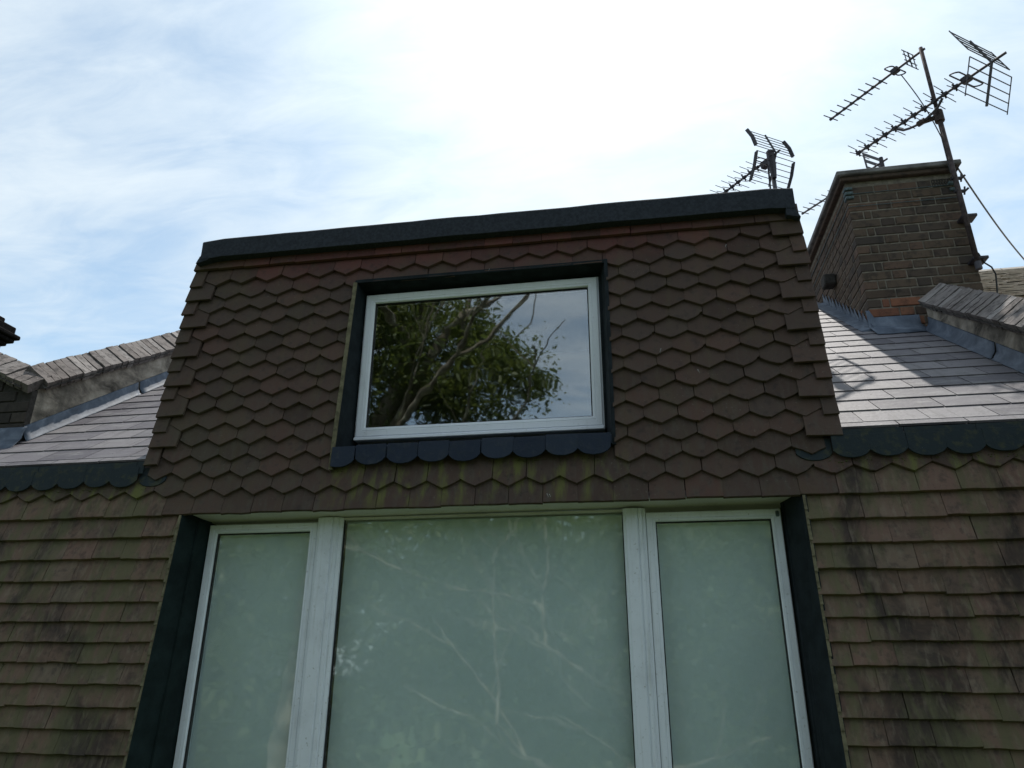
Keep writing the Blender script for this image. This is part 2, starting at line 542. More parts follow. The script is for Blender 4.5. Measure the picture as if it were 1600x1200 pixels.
M['glassL'] = mk_glass('plain_glazing', 0.085, 1.25, 0.0010, (2.0, 1, 3.0), 0.03)

def mk_blind():
    k = NT('pale_green_blind_fabric')
    p = k.pos()
    a = k.noise(k.map(p, (1, 1, 1)), 2.0, 4, 0.6)
    wv = k.noise(k.map(p, (300, 1, 900)), 1.0, 2, 0.5)
    c = k.mix(k.rng(a, 0.35, 0.65), (0.70, 0.78, 0.79), (0.76, 0.83, 0.84))
    c = k.mix(k.rng(wv, 0.4, 0.7, 0, 0.12), c, (0.43, 0.52, 0.49))
    return k.done(k.bsdf(c, 0.85, 0.2))
M['blind'] = mk_blind()

def mk_leaf(name, c0, c1):
    k = NT(name)
    p = k.pos()
    a = k.noise(p, 1.3, 3, 0.6)
    b = k.noise(p, 9.0, 2, 0.6)
    c = k.mix(k.rng(k.math('ADD', k.math('MULTIPLY', a, 0.5), k.math('MULTIPLY', b, 0.5)), 0.35, 0.65), c0, c1)
    d = k.bsdf(c, 0.5, 0.35)
    t = k.n('ShaderNodeBsdfTranslucent')
    k.l(k.mix(1.0, c, (1.3, 1.35, 0.7), 'MULTIPLY'), t.inputs['Color'])
    mx = k.n('ShaderNodeMixShader'); mx.inputs[0].default_value = 0.42
    k.l(d, mx.inputs[1]); k.l(t.outputs[0], mx.inputs[2])
    return k.done(mx.outputs[0])
M['leaf'] = mk_leaf('plane_leaf', (0.095, 0.125, 0.045), (0.150, 0.170, 0.075))
M['leaf2'] = mk_leaf('dark_leaf', (0.085, 0.120, 0.045), (0.165, 0.185, 0.090))
def mk_bark():
    k = NT('mottled_bark')
    p = k.pos()
    a = k.noise(p, 4, 5, 0.6, 0.4)
    c = k.ramp(a, [(0.35, (0.09, 0.075, 0.055)), (0.5, (0.19, 0.16, 0.12)), (0.62, (0.34, 0.31, 0.24))])
    return k.done(k.bsdf(c, 0.9, 0.15, k.bump(k.noise(p, 22, 5), 0.5, 0.02)))
M['bark'] = mk_bark()
def mk_ground():
    k = NT('lawn')
    p = k.pos()
    a = k.noise(p, 0.35, 6, 0.6)
    b = k.noise(p, 6.0, 4, 0.6)
    c = k.mix(k.rng(a, 0.4, 0.62), (0.050, 0.085, 0.028), (0.085, 0.105, 0.042))
    c = k.mix(k.rng(b, 0.55, 0.7, 0, 0.5), c, (0.12, 0.10, 0.07))
    return k.done(k.bsdf(c, 0.95, 0.1, k.bump(b, 0.6, 0.05)))
M['ground'] = mk_ground()

# ------------------------------------------------------------------ ground
GZ = -8.6
bm = bmesh.new()
S = 600
bm.faces.new([bm.verts.new(p) for p in ((-S, -S, GZ), (S, -S, GZ), (S, S, GZ), (-S, S, GZ))])
tag(obj('ground', bm, M['ground']), kind='structure')

# ------------------------------------------------------------------ the house
XL, XR = -3.83, 2.15                        # inner faces of the two party walls
SLOPE = RAD(35.5); TS = math.tan(SLOPE)
CY, CZ = 3.43, 1.03                         # foot of the slate slope
def ySl(d): return CY + d * math.cos(SLOPE)
def zSl(d): return CZ + d * math.sin(SLOPE)

house = empty('terraced_house', (-0.84, 3.6, GZ),
              'brown tile-hung attic storey with white windows and flat dormer between two party walls', 'house')
hinv = Matrix.Translation(house.location).inverted()

def part(name, bm_or_me, mat=None, parent=None, mw=None, smooth=False):
    """a part of the house; mw is given in world space"""
    root = parent or house
    m = mw if mw is not None else Matrix.Identity(4)
    o = obj(name, bm_or_me, mat, root, smooth=smooth)
    if root is house:
        o.matrix_basis = hinv @ m
    else:
        o.matrix_basis = m
    return o

def subpart(name, bm, mat, parent, smooth=False):
    o = obj(name, bm, mat, parent, smooth=smooth)   # parent part already sits in world coordinates
    return o

# --- backing boards behind the tiles (keeps the lean of the tile face)
def slab(bm, x0, x1, z0, z1, o0=0.064, o1=0.12):
    hexa(bm, [(x0, yT(z0, o0), z0), (x1, yT(z0, o0), z0), (x1, yT(z0, o1), z0), (x0, yT(z0, o1), z0),
              (x0, yT(z1, o0), z1), (x1, yT(z1, o0), z1), (x1, yT(z1, o1), z1), (x0, yT(z1, o1), z1)])
bm = bmesh.new()
slab(bm, -2.56, -1.545, 0.74, 2.40)
slab(bm, -0.075, 0.915, 0.74, 2.40)
slab(bm, -1.545, -0.075, 2.085, 2.40)
slab(bm, -1.545, -0.075, 0.74, 1.02)
slab(bm, XL, -2.56, 0.74, 1.015)
slab(bm, 0.915, XR, 0.74, 1.015)
slab(bm, XL, -2.325, -1.3, 0.74)
slab(bm, 0.745, XR, -1.3, 0.74)
part('boarding', bm, M['underlay'])
# masonry below
bm = bmesh.new()
box(bm, -6.5, XR, 3.16, 3.6, GZ, -1.32)
part('wall', bm, M['wallbrick'])
# room behind: floor, back, sides, ceilings
bm = bmesh.new()
box(bm, -2.5, 0.86, 5.3, 5.36, 0.9, 2.36)
box(bm, -2.56, -2.5, 3.62, 5.36, 0.9, 2.36)
box(bm, 0.86, 0.915, 3.62, 5.36, 0.9, 2.36)
box(bm, -3.8, 2.1, 3.62, 5.36, 0.78, 0.9)
box(bm, -3.8, 2.1, 5.3, 5.36, -1.3, 0.78)
part('interior_wall', bm, M['dark'])
# dormer side cheeks and flat roof
bm = bmesh.new()
hexa(bm, [(-2.60, 3.40, 1.0), (-2.563, 3.40, 1.0), (-2.563, 5.5, 2.35), (-2.60, 5.5, 2.35), (-2.60, 3.52, 2.36), (-2.563, 3.52, 2.36), (-2.563, 5.5, 2.37), (-2.60, 5.5, 2.37)])
hexa(bm, [(0.918, 3.40, 1.0), (0.952, 3.40, 1.0), (0.952, 5.5, 2.35), (0.918, 5.5, 2.35), (0.918, 3.52, 2.36), (0.952, 3.52, 2.36), (0.952, 5.5, 2.37), (0.918, 5.5, 2.37)])
part('dormer_cheek', bm, M['hex'])
bm = bmesh.new()
box(bm, -2.58, 0.935, 3.50, 5.6, 2.365, 2.395)
part('flat_roof', bm, M['felt'])
# felt-covered kerb
def kerb():
    bm = bmesh.new()
    segs = 26
    prof = [(0.0, -0.13), (-0.012, -0.128), (-0.014, -0.01), (-0.006, 0.0), (0.10, 0.006), (0.16, -0.06), (0.06, -0.075), (0.05, -0.13)]
    rings = []
    x0, x1 = -2.53, 0.918
    for i in range(segs + 1):
        t = i / segs
        x = x0 + (x1 - x0) * t
        ztop = 2.437 + (2.412 - 2.437) * t + random.uniform(-.0008, .0008)
        lap = 0.004 if abs(x + 1.0) < 0.09 or abs(x + 0.1) < 0.09 else 0.0
        sag = 0.5 if i in (0, segs) else 1.0
        ring = []
        for j, (dy, dz) in enumerate(prof):
            ring.append(bm.verts.new((x, 3.437 + dy - lap + random.uniform(-.0015, .0015), ztop + (dz - 0.012 * (i in (0, segs))) )))
        rings.append(ring)
    n = len(prof)
    for a, b in zip(rings, rings[1:]):
        for j in range(n):
            bm.faces.new((a[j], a[(j + 1) % n], b[(j + 1) % n], b[j]))
    bm.faces.new(rings[0]); bm.faces.new(rings[-1][::-1])
    return bm
part('roof_kerb', kerb(), M['felt'])
for x0_, w_ in ((-1.02, .10), (-0.12, .10)):
    bm = bmesh.new()
    zt = 2.437 + (2.412 - 2.437) * (x0_ + 2.53) / 3.448
    hexa(bm, [(x0_, 3.4205, zt - .126), (x0_ + w_, 3.4205, zt - .127), (x0_ + w_, 3.44, zt - .127), (x0_, 3.44, zt - .126),
              (x0_, 3.4195, zt - .008), (x0_ + w_, 3.4195, zt - .009), (x0_ + w_, 3.44, zt + .0035), (x0_, 3.44, zt + .004)])
    bevel(bm, .002)
    part('felt_lap', bm, M['felt'])
def side_kerb(xin, xout, ztop, zlow):
    bm = bmesh.new()
    s = 1 if xout > xin else -1
    xa, xb = xin, xout
    y0 = 3.428
    pts = []
    prof = [(xa - s * 0.05, ztop + .002), (xa, ztop - 0.012), (xb - s * .012, ztop - 0.10), (xb, zlow + .03), (xb + s * 0.012, zlow), (xa - s * 0.05, zlow + 0.02)]
    prism(bm, prof, y0, 5.6)
    return bm
part('roof_kerb', side_kerb(0.918, 0.925, 2.402, 2.215), M['felt'])
part('roof_kerb', side_kerb(-2.53, -2.545, 2.425, 2.275), M['felt'])

# --- tiles -----------------------------------------------------------------
TW, X0 = 0.165, -2.0891
ROWZ = [2.1271, 2.026, 1.9344, 1.8401, 1.7441, 1.6505, 1.5585, 1.4674, 1.3756, 1.2832, 1.1892, 1.0947, 1.0018, 0.9114, 0.8133]
VD = 0.044
TH = 0.0175
TILT = 0.182

def tile_mesh(outline, th=TH, jag=0.0018, camber=0.0):
    """flat tile, x across, z up, front at y = 0; bevelled front arris"""
    bm = bmesh.new()
    cx = sum(p[0] for p in outline) / len(outline); cz = sum(p[1] for p in outline) / len(outline)
    F = []; E_ = []; B = []
    for x, z in outline:
        x += random.uniform(-jag, jag); z += random.uniform(-jag, jag)
        dx, dz = cx - x, cz - z
        L = math.hypot(dx, dz) or 1
        k = 0.0016 / L
        F.append(bm.verts.new((x + dx * k, 0.0, z + dz * k)))
        E_.append(bm.verts.new((x, 0.0016, z)))
        B.append(bm.verts.new((x, th, z)))
    n = len(outline)
    bm.faces.new(F); bm.faces.new(B[::-1])
    for i in range(n):
        j = (i + 1) % n
        bm.faces.new((F[i], E_[i], E_[j], F[j]))
        bm.faces.new((E_[i], B[i], B[j], E_[j]))
    return bm

def mesh_of(name, bm, mat):
    bmesh.ops.recalc_face_normals(bm, faces=bm.faces)
    me = bpy.data.meshes.new(name)
    bm.to_mesh(me); bm.free()
    me.materials.append(mat)
    return me

HEXO = [(0, 0), (TW * .25, VD * .5 - .0006), (TW / 2 - .001, VD), (TW / 2 - .001, 0.195), (-TW / 2 + .001, 0.195), (-TW / 2 + .001, VD), (-TW * .25, VD * .5 - .0006)]
hex_meshes = [mesh_of('hexagonal_tile', tile_mesh(HEXO), M['hex']) for _ in range(8)]

for _ in range(3):
    q_ = random.uniform(-.012, .012)
    hex_meshes.append(mesh_of('hexagonal_tile', tile_mesh([(q_ - .007, .0055), (q_ + .003, .0075), (q_ + .012, .0062)] + HEXO[1:]), M['hex']))
hex_meshes.append(mesh_of('hexagonal_tile', tile_mesh([(0, 0), (TW * .25, VD * .5), (TW * .40, VD * .84), (TW * .42, VD * 1.1), (TW / 2 - .001, VD * 1.25)] + HEXO[3:]), M['hex']))
def tile_mw(x, z, proud=0.0, jit=1.0, extra=0.0):
    a = LEAN + TILT + extra + random.uniform(-.008, .012) * jit
    m = Matrix.Translation((x + random.uniform(-.0016, .0016) * jit, yT(z, -proud + random.uniform(-.0012, .0012) * jit), z + random.uniform(-.0028, .0028) * jit))
    return m @ Matrix.Rotation(-a, 4, 'X') @ Matrix.Rotation(random.gauss(0, .009) * jit, 4, 'Y') @ Matrix.Rotation(random.uniform(-.010, .010) * jit, 4, 'Z')

OPL, OPR, OPT = -1.527, -0.092, 2.066         # dormer window opening in the tile face
VL, VR = -2.589, 0.943
for r, z in enumerate(ROWZ):
    odd = r % 2
    for k in range(-14, 30):
        x = X0 + TW * (k + 0.5 * odd)
        a, b = x - TW / 2, x + TW / 2
        if r <= 12:                             # the dormer face
            lo = VL + (0.166 if odd else 0.083)
            hi = VR - (0.062 if odd else 0.145)
            if r == 12: hi = VR - .01
            if b < lo + 0.02 or a > hi - 0.02:
                continue
        elif r == 13:
            lo, hi = -2.56, 0.86
            if b < lo + .01 or x > 0.80:
                continue
        else:
            lo, hi = XL, XR
            if b < lo + .01 or a > hi - .01:
                continue
        poly = None
        c = 1.0
        full = [(p[0], p[1]) for p in HEXO]
        cut = False
        if r <= 13 and a < lo - .004: full = clip(full, -1, 0, x - lo); cut = True
        if r <= 13 and b > hi + .004: full = clip(full, 1, 0, hi - x); cut = True
        if r == 14 and a < lo: full = clip(full, -1, 0, x - lo); cut = True
        if r == 14 and b > hi: full = clip(full, 1, 0, hi - x); cut = True
        if b > OPL and a < OPR and z < OPT and r <= 13:
            left, right = a < OPL, b > OPR
            if z + 0.0945 * 1.2 > OPT and not (left or right):
                full = clip(full, 0, -1, -(OPT - z)); cut = True
            elif z + 0.0945 * 1.2 > OPT:
                # beside the head of the opening
                over = clip(clip(full, 0, -1, -(OPT + .004 - z)), -1, 0, x - OPL + .001) if left else clip(clip(full, 0, -1, -(OPT + .004 - z)), 1, 0, OPR - x + .001)
                full = clip(full, 1, 0, OPL - x) if left else clip(full, -1, 0, x - OPR); cut = True
                if len(over) > 2:
                    part('hexagonal_tile', mesh_of('hexagonal_tile', tile_mesh(over), M['hex']), mw=tile_mw(x, z, 0, .3))
            elif r == 13 and not (left or right):
                continue
            elif left:
                full = clip(full, 1, 0, OPL - x); cut = True
            elif right:
                full = clip(full, -1, 0, x - OPR); cut = True
            else:
                continue
        if len(full) < 3 or max(p[0] for p in full) - min(p[0] for p in full) < 0.012:
            continue
        me = mesh_of('hexagonal_tile', tile_mesh(full), M['hex']) if cut else random.choice(hex_meshes)
        part('hexagonal_tile', me, mw=tile_mw(x, z))

# verge tiles: wide and narrow squares alternating, kicked out
for r, z in enumerate(ROWZ[:13]):
    odd = r % 2
    for side in (-1, 1):
        wide = (odd == 1) if side < 0 else (odd == 0)
        if side > 0 and r == 12:
            wide = True
        w = (0.163 if wide else 0.080) if side < 0 else (0.158 if wide else 0.070)
        xc = VL + w / 2 if side < 0 else VR - w / 2
        xc += random.uniform(-.004, .004)
        o_ = [(-w / 2, 0), (0, 0.0004), (w / 2, 0), (w / 2, 0.2), (-w / 2, 0.2)]
        m = tile_mw(xc, z + random.uniform(-.006, .004), 0.012 if wide else 0.008, 1.6)
        m = m @ Matrix.Rotation(RAD(random.uniform(-1.5, 1.5)), 4, 'Y')
        part('verge_tile', mesh_of('verge_tile', tile_mesh(o_, 0.012), M['hex']), mw=m)
# top plain course under the kerb
x = VL
while x < VR - 0.02:
    w = min(TW, VR - x)
    z = 2.250 + (2.225 - 2.250) * (x - VL) / (VR - VL)
    if x + w > 0.56 and x < 0.75:
        z -= 0.0
    o_ = [(-w / 2 + .001, 0), (w / 2 - .001, 0), (w / 2 - .001, 0.12), (-w / 2 + .001, 0.12)]
    part('plain_tile', mesh_of('plain_tile', tile_mesh(o_), M['hex']), mw=tile_mw(x + w / 2, z, 0.004, 0.6))
    x += TW
# square course under the hexagons, right across
PO = [(-TW / 2 + .0004, 0), (-.04, .0008), (.03, -.0006), (TW / 2 - .0004, 0), (TW / 2 - .0004, 0.19), (-TW / 2 + .0004, 0.19)]
plain_meshes = [mesh_of('plain_tile', tile_mesh(PO, 0.0205, 0.0014), M['plain']) for _ in range(8)]
hexp_meshes = [mesh_of('plain_tile', tile_mesh(PO), M['hex']) for _ in range(4)]
k = -12
for k in range(-12, 28):
    x = X0 + TW * (k + 0.5)
    a, b = x - TW / 2, x + TW / 2
    if b < XL + .02 or a > XR - .02:
        continue
    full = PO
    if a < XL: full = clip(full, -1, 0, x - XL)
    if b > XR: full = clip(full, 1, 0, XR - x)
    mid_ = -2.45 < x < 0.9
    me = random.choice(hexp_meshes if mid_ else plain_meshes) if full is PO else mesh_of('plain_tile', tile_mesh(full), M['plain'])
    part('plain_tile', me, mw=tile_mw(x, 0.722 + random.uniform(-.002, .002), 0.0, 0.7))
# the plain courses on either side of the wide window
PZ = [0.613, 0.504, 0.397, 0.292, 0.200, 0.106, 0.012, -0.082, -0.178, -0.272, -0.373, -0.472, -0.572]
LO, RO = -2.305, 0.726
n_pl = 0
for i, z in enumerate(PZ):
    off = 0.5 * (i % 2) + random.uniform(-.05, .05)
    for (a0, b0) in ((XL, LO), (RO, XR)):
        x = a0 + TW * (off - 1) if a0 == XL else RO - TW * (0.5 + off)
        while x < b0:
            a, b = x, x + TW
            xc = x + TW / 2
            x += TW
            full = PO
            if a < a0: full = clip(full, -1, 0, xc - a0)
            if b > b0: full = clip(full, 1, 0, b0 - xc)
            if b < a0 + .015 or a > b0 - .015 or len(full) < 3:
                continue
            me = random.choice(plain_meshes) if full is PO else mesh_of('plain_tile', tile_mesh(full, 0.0205, 0.0014), M['plain'])
            part('plain_tile', me, mw=tile_mw(xc, z + random.uniform(-.0025, .0025), 0.0, 1.0, .022))
            n_pl += 1
# below the courses that the picture can show
bm = bmesh.new()
slab(bm, XL, LO, -1.32, -0.56, 0.004, 0.05); slab(bm, RO, XR, -1.32, -0.56, 0.004, 0.05); slab(bm, -6.5, XL - .01, -1.32, 1.0, 0.004, 0.05)
part('apron_board', bm, M['plain'])

# moss cushions along the laps and joints
bm = bmesh.new()
def moss_lump(bm, x, y, z, r):
    vs = []
    for dx, dy, dz in ((1, 0, 0), (.3, -.2, .9), (-1, 0, .1), (-.2, -.2, -.6), (0, -.75, .1), (0, .5, 0)):
        vs.append(bm.verts.new((x + dx * r * random.uniform(.7, 1.3), y + dy * r, z + dz * r * random.uniform(.6, 1.1))))
    for f in ((0, 1, 4), (1, 2, 4), (2, 3, 4), (3, 0, 4), (1, 0, 5), (2, 1, 5), (3, 2, 5), (0, 3, 5)):
        bm.faces.new([vs[q] for q in f])
for _ in range(1500):
    z = random.choice(PZ[:11] + [0.722, 0.722])
    x = random.uniform(XL, LO) if random.random() < .5 else random.uniform(RO, XR)
    if math.sin(x * 7 + z * 3) + math.sin(x * 2.3 - z * 6) < random.uniform(-.6, 1.6): continue
    dz = abs(random.gauss(0, .006))
    moss_lump(bm, x, yT(z, .0150 + dz * .16), z - dz - .001, random.uniform(.0018, .0055))
for _ in range(260):
    x = random.choice((random.uniform(XL, -2.55), random.uniform(0.85, XR), random.uniform(-1.5, -.1)))
    z = (0.944 if -1.6 < x < 0 else .876) - abs(random.gauss(0, .010))
    moss_lump(bm, x, yT(z, (z - .8133) * .16), z, random.uniform(.0018, .005))
mo_ = part('moss', bm, M['moss']); mo_['kind'] = 'stuff'

# --- scalloped slates
def scallop_outline(w, h, drop, x0=None, x1=None):
    pts = [(w / 2, h), (-w / 2, h)]
    N = 10
    for i in range(N + 1):
        t = -1 + 2 * i / N
        pts.append((t * w / 2, drop * (1 - math.sqrt(max(0, 1 - (t * 0.94) ** 2))) / (1 - math.sqrt(1 - .94 ** 2))))
    o_ = pts
    if x0 is not None: o_ = clip(o_, -1, 0, -x0)
    if x1 is not None: o_ = clip(o_, 1, 0, x1)
    return o_
sc_meshes = [mesh_of('scalloped_slate', tile_mesh(scallop_outline(0.1585, 0.110, 0.035), 0.007, 0.0008), M['scallop']) for _ in range(4)]
def scallop_at(x, z, proud, me=None, tilt=0.0):
    m = Matrix.Translation((x, yT(z, -proud), z + random.uniform(-.002, .002))) @ Matrix.Rotation(-(LEAN + tilt + random.uniform(0, .01)), 4, 'X') @ Matrix.Rotation(random.uniform(-.02, .02), 4, 'Y')
    part('scalloped_slate', me or random.choice(sc_meshes), mw=m)
for xb in (-1.315, -1.148, -0.988, -0.826, -0.664, -0.504, -0.344, -0.185):
    scallop_at(xb + random.uniform(-.004, .004), 0.946 + random.uniform(-.004, .003), 0.014)
scallop_at(-1.478, 0.938, 0.014, mesh_of('scalloped_slate', tile_mesh(scallop_outline(0.1585, 0.110, 0.035, -0.045), 0.007, .0008), M['scallop']))
x = 0.808
while x < XR - 0.09:
    scallop_at(x, 0.882 + random.uniform(-.004, .004), 0.008 if x > 0.9 else -0.007, None, 0.0 if x > .9 else .1)
    x += 0.158
x = -2.530
while x > XL + 0.08:
    scallop_at(x, 0.880 + random.uniform(-.004, .004), 0.008 if x < -2.6 else -0.007, None, 0.0 if x < -2.6 else .1)
    x -= 0.158
# dark slate band above the side scallops up to the slate eaves
for (a, b) in ((XL, -2.585), (0.9, XR)):
    x = a
    while x < b - 0.03:
        w = min(0.30, b - x)
        bm = bmesh.new()
        o_ = [(-w / 2 + .001, 0), (w / 2 - .001, 0), (w / 2 - .001, 0.068), (-w / 2 + .001, 0.068)]
        z = 0.952
        m = Matrix.Translation((x + w / 2, yT(z, -0.004), z)) @ Matrix.Rotation(-LEAN - 0.01, 4, 'X')
        part('eaves_slate', mesh_of('eaves_slate', tile_mesh(o_, 0.007), M['scallop']), mw=m)
        x += 0.30

# --- roof slates either side of the dormer
def slate_mw(x, d, lift=0.0):
    m = Matrix.Translation((x, ySl(d), zSl(d) + lift))
    return m @ Matrix.Rotation(SLOPE - 0.034, 4, 'X') @ Matrix.Rotation(random.uniform(-.004, .004), 4, 'Z')
def slate_mesh(w, L=0.40):
    bm = bmesh.new()
    box(bm, -w / 2, w / 2, 0, L, 0, 0.011)
    return mesh_of('roof_slate', bm, M['slate'])
SW = 0.294
sl_full = [slate_mesh(SW - .005) for _ in range(2)]
GA = 0.186
def lay(a0, b0, rows_, xoff, limit=None):
    for i in range(rows_):
        d = -0.012 if i == 0 else -0.012 + 0.062 + GA * (i - 1)
        off = (0.5 if i % 2 else 0.0) + random.uniform(-.08, .08)
        x = xoff + SW * off
        while x > a0: x -= SW
        while x < b0:
            a, b = x, x + SW
            x += SW
            aa, bb = max(a, a0), min(b, b0)
            if limit:
                bb = min(bb, limit(d + .05))
            if bb - aa < 0.02:
                continue
            w = bb - aa
            me = random.choice(sl_full) if w > SW - .002 else slate_mesh(w - .005)
            part('roof_slate', me, mw=slate_mw((aa + bb) / 2, d + random.uniform(-.003, .003), 0.016))
lay(0.93, XR, 21, 1.205, lambda d: 1.80 if ySl(d) > 5.16 else 9)
lay(-4.6, -2.58, 11, -3.2, lambda d: 9)
# roof deck under the slates, on up to the ridge
bm = bmesh.new()
for (a, b) in ((-4.6, -2.565), (0.92, XR + 0.2)):
    d0, d1 = -0.01, 7.2
    n = Vector((0, -math.sin(SLOPE), math.cos(SLOPE)))
    p = [Vector((a, ySl(d0), zSl(d0))), Vector((b, ySl(d0), zSl(d0))), Vector((b, ySl(d1), zSl(d1))), Vector((a, ySl(d1), zSl(d1)))]
    hexa(bm, [tuple(q - n * 0.06) for q in p] + [tuple(q + n * 0.004) for q in p])
p = [Vector((-2.565, ySl(2.4), zSl(2.4))), Vector((0.92, ySl(2.4), zSl(2.4))), Vector((0.92, ySl(7.2), zSl(7.2))), Vector((-2.565, ySl(7.2), zSl(7.2)))]
hexa(bm, [tuple(q - n * 0.06) for q in p] + [tuple(q + n * 0.004) for q in p])
part('roof_deck', bm, M['slate'])
# far slope of the roof
bm = bmesh.new()
yr, zr = ySl(7.2), zSl(7.2)
hexa(bm, [(-4.6, yr, zr - .06), (XR + .2, yr, zr - .06), (XR + .2, yr + 6, zr - 4.3), (-4.6, yr + 6, zr - 4.3), (-4.6, yr, zr), (XR + .2, yr, zr), (XR + .2, yr + 6, zr - 4.24), (-4.6, yr + 6, zr - 4.24)])
part('roof_deck', bm, M['slate'])

# --- dormer window
dw = part('dormer_window', bx(-1.47, -0.165, 3.60, 3.62, 1.15, 2.01, 0), M['gasket'])   # thin inner stop, cut out below
dw.data.clear_geometry()
bm = bmesh.new()
for a in ((-1.493, -1.475, 1.139, 2.028), (-0.160, -0.141, 1.139, 2.028)):
    box(bm, a[0], a[1], 3.556, 3.64, a[2], a[3])
box(bm, -1.475, -0.160, 3.556, 3.64, 2.008, 2.028); box(bm, -1.475, -0.160, 3.556, 3.64, 1.139, 1.157)
bm.to_mesh(dw.data); bm.free(); dw.data.materials.clear(); dw.data.materials.append(M['upvc'])
dwm = dw
def frame_bm(x0, x1, z0, z1, t, y0, y1, b=0.004):
    """mitred frame of four members"""
    bm = bmesh.new()
    xi0, xi1, zi0, zi1 = x0 + t, x1 - t, z0 + t, z1 - t
    O = [(x0, z0), (x1, z0), (x1, z1), (x0, z1)]
    I = [(xi0, zi0), (xi1, zi0), (xi1, zi1), (xi0, zi1)]
    Is = [(xi0 + .004, zi0 + .004), (xi1 - .004, zi0 + .004), (xi1 - .004, zi1 - .004), (xi0 + .004, zi1 - .004)]
    def ring(pts, y): return [bm.verts.new((x, y, z)) for x, z in pts]
    def ins(pts, d):
        sx = (1, -1, -1, 1); sz = (1, 1, -1, -1)
        return [(p[0] + sx[i] * d, p[1] + sz[i] * d) for i, p in enumerate(pts)]
    loops = [ring(O, y1), ring(O, y0 + b), ring(ins(O, b), y0), ring(ins(O, t * .62), y0), ring(ins(O, t * .66), y0 + .003), ring(ins(O, t * .70), y0 + .0005), ring(ins(O, t - b), y0 + .002), ring(I, y0 + b + .004), ring(I, y1)]
    for A, B in zip(loops, loops[1:]):
        for i in range(4):
            j = (i + 1) % 4
            bm.faces.new((A[i], A[j], B[j], B[i]))
    for i in range(4):
        j = (i + 1) % 4
        bm.faces.new((loops[-1][i], loops[-1][j], loops[0][j], loops[0][i]))
    return bm
subpart('sash', frame_bm(-1.487, -0.148, 1.158, 2.022, 0.052, 3.545, 3.60), M['upvc'], dw)
subpart('gasket', frame_bm(-1.4355, -0.1995, 1.2095, 1.9705, 0.007, 3.560, 3.582, .001), M['gasket'], dw)
bm = bmesh.new(); box(bm, -1.432, -0.203, 3.568, 3.572, 1.213, 1.967)
subpart('pane', bm, M['glassU'], dw)
subpart('threshold', bx(-1.492, -0.142, 3.538, 3.556, 1.136, 1.154, .003), M['upvc'], dw)
# window latch standing inside, seen through the pane
# dark lining of the opening
bm = bmesh.new()
def quadbox(bm, pts_front, pts_back):
    hexa(bm, list(pts_front) + list(pts_back))
# left cheek, right cheek, head, each a board from the tile face back to the frame
bm = bmesh.new()
hexa(bm, [(-1.530, yT(0.95, .006), 0.95), (-1.516, yT(0.95, .006), 0.95), (-1.494, 3.66, 0.95), (-1.530, 3.66, 0.95),
          (-1.530, yT(2.08, .006), 2.08), (-1.516, yT(2.08, .006), 2.08), (-1.494, 3.66, 2.08), (-1.530, 3.66, 2.08)])
part('reveal_lining', bm, M['darkpaint'])
bm = bmesh.new()
hexa(bm, [(-0.102, yT(1.0, .006), 1.0), (-0.084, yT(1.0, .006), 1.0), (-0.084, 3.66, 1.0), (-0.138, 3.60, 1.0),
          (-0.102, yT(2.08, .006), 2.08), (-0.084, yT(2.08, .006), 2.08), (-0.084, 3.66, 2.08), (-0.138, 3.60, 2.08)])
part('reveal_lining', bm, M['darkpaint'])
bm = bmesh.new()
hexa(bm, [(-1.5155, yT(2.06, .008), 2.062), (-0.1025, yT(2.06, .008), 2.058), (-0.1025, 3.66, 2.030), (-1.5155, 3.66, 2.030),
          (-1.5155, yT(2.06, .008), 2.082), (-0.1025, yT(2.06, .008), 2.078), (-0.1025, 3.66, 2.078), (-1.5155, 3.66, 2.082)])
part('reveal_lining', bm, M['darkpaint'])
bm = bmesh.new()
box(bm, -0.1405, -0.1030, 3.552, 3.60, 1.14, 2.029)
part('reveal_lining', bm, M['darkpaint'])
# sill board under the window, falling forward to the scallops
bm = bmesh.new()
hexa(bm, [(-1.5155, yT(1.03, -.006), 1.000), (-0.1025, yT(1.03, -.006), 1.004), (-0.1025, 3.62, 1.02), (-1.5155, 3.62, 1.02),
          (-1.5155, yT(1.03, -.008), 1.040), (-0.1025, yT(1.03, -.008), 1.044), (-0.1025, 3.62, 1.134), (-1.5155, 3.62, 1.132)])
part('window_sill', bm, M['scallop'])
# mortar fillet down the left edge of the opening
bm = bmesh.new()
n_ = 18
for i in range(n_):
    z0 = 0.93 + (2.06 - 0.93) * i / n_; z1 = 0.93 + (2.06 - 0.93) * (i + 1) / n_
    w0 = 0.012 + random.uniform(-.003, .004)
    hexa(bm, [(-1.5305 - w0 * .4, yT(z0, -.004), z0), (-1.516, yT(z0, -.001), z0), (-1.516, yT(z0, .02), z0), (-1.5305 - w0 * .4, yT(z0, .02), z0),
              (-1.5305 - w0 * .4, yT(z1, -.004), z1), (-1.516, yT(z1, -.001), z1), (-1.516, yT(z1, .02), z1), (-1.5305 - w0 * .4, yT(z1, .02), z1)])
part('mortar_fillet', bm, M['fillet'])
# debris caught on the sill
bm = bmesh.new()
for i in range(70):
    x = random.choice((random.uniform(-1.48, -0.9), random.uniform(-0.3, -0.12), random.uniform(-0.16, -0.11)))
    t = random.uniform(0.55, 1.0)
    y = yT(1.03, 0) + (3.545 - yT(1.03, 0)) * t
    z = 1.044 + (1.11 - 1.044) * t
    s = random.uniform(.003, .010)
    rod(bm, (x, y, z), (x + random.uniform(-2, 2) * s, y + random.uniform(-1, 1) * s, z + random.uniform(.2, 1) * s), s * .35, 4, s * .2)
d_ = part('leaf_litter', bm, M['fillet']); d_['kind'] = 'stuff'

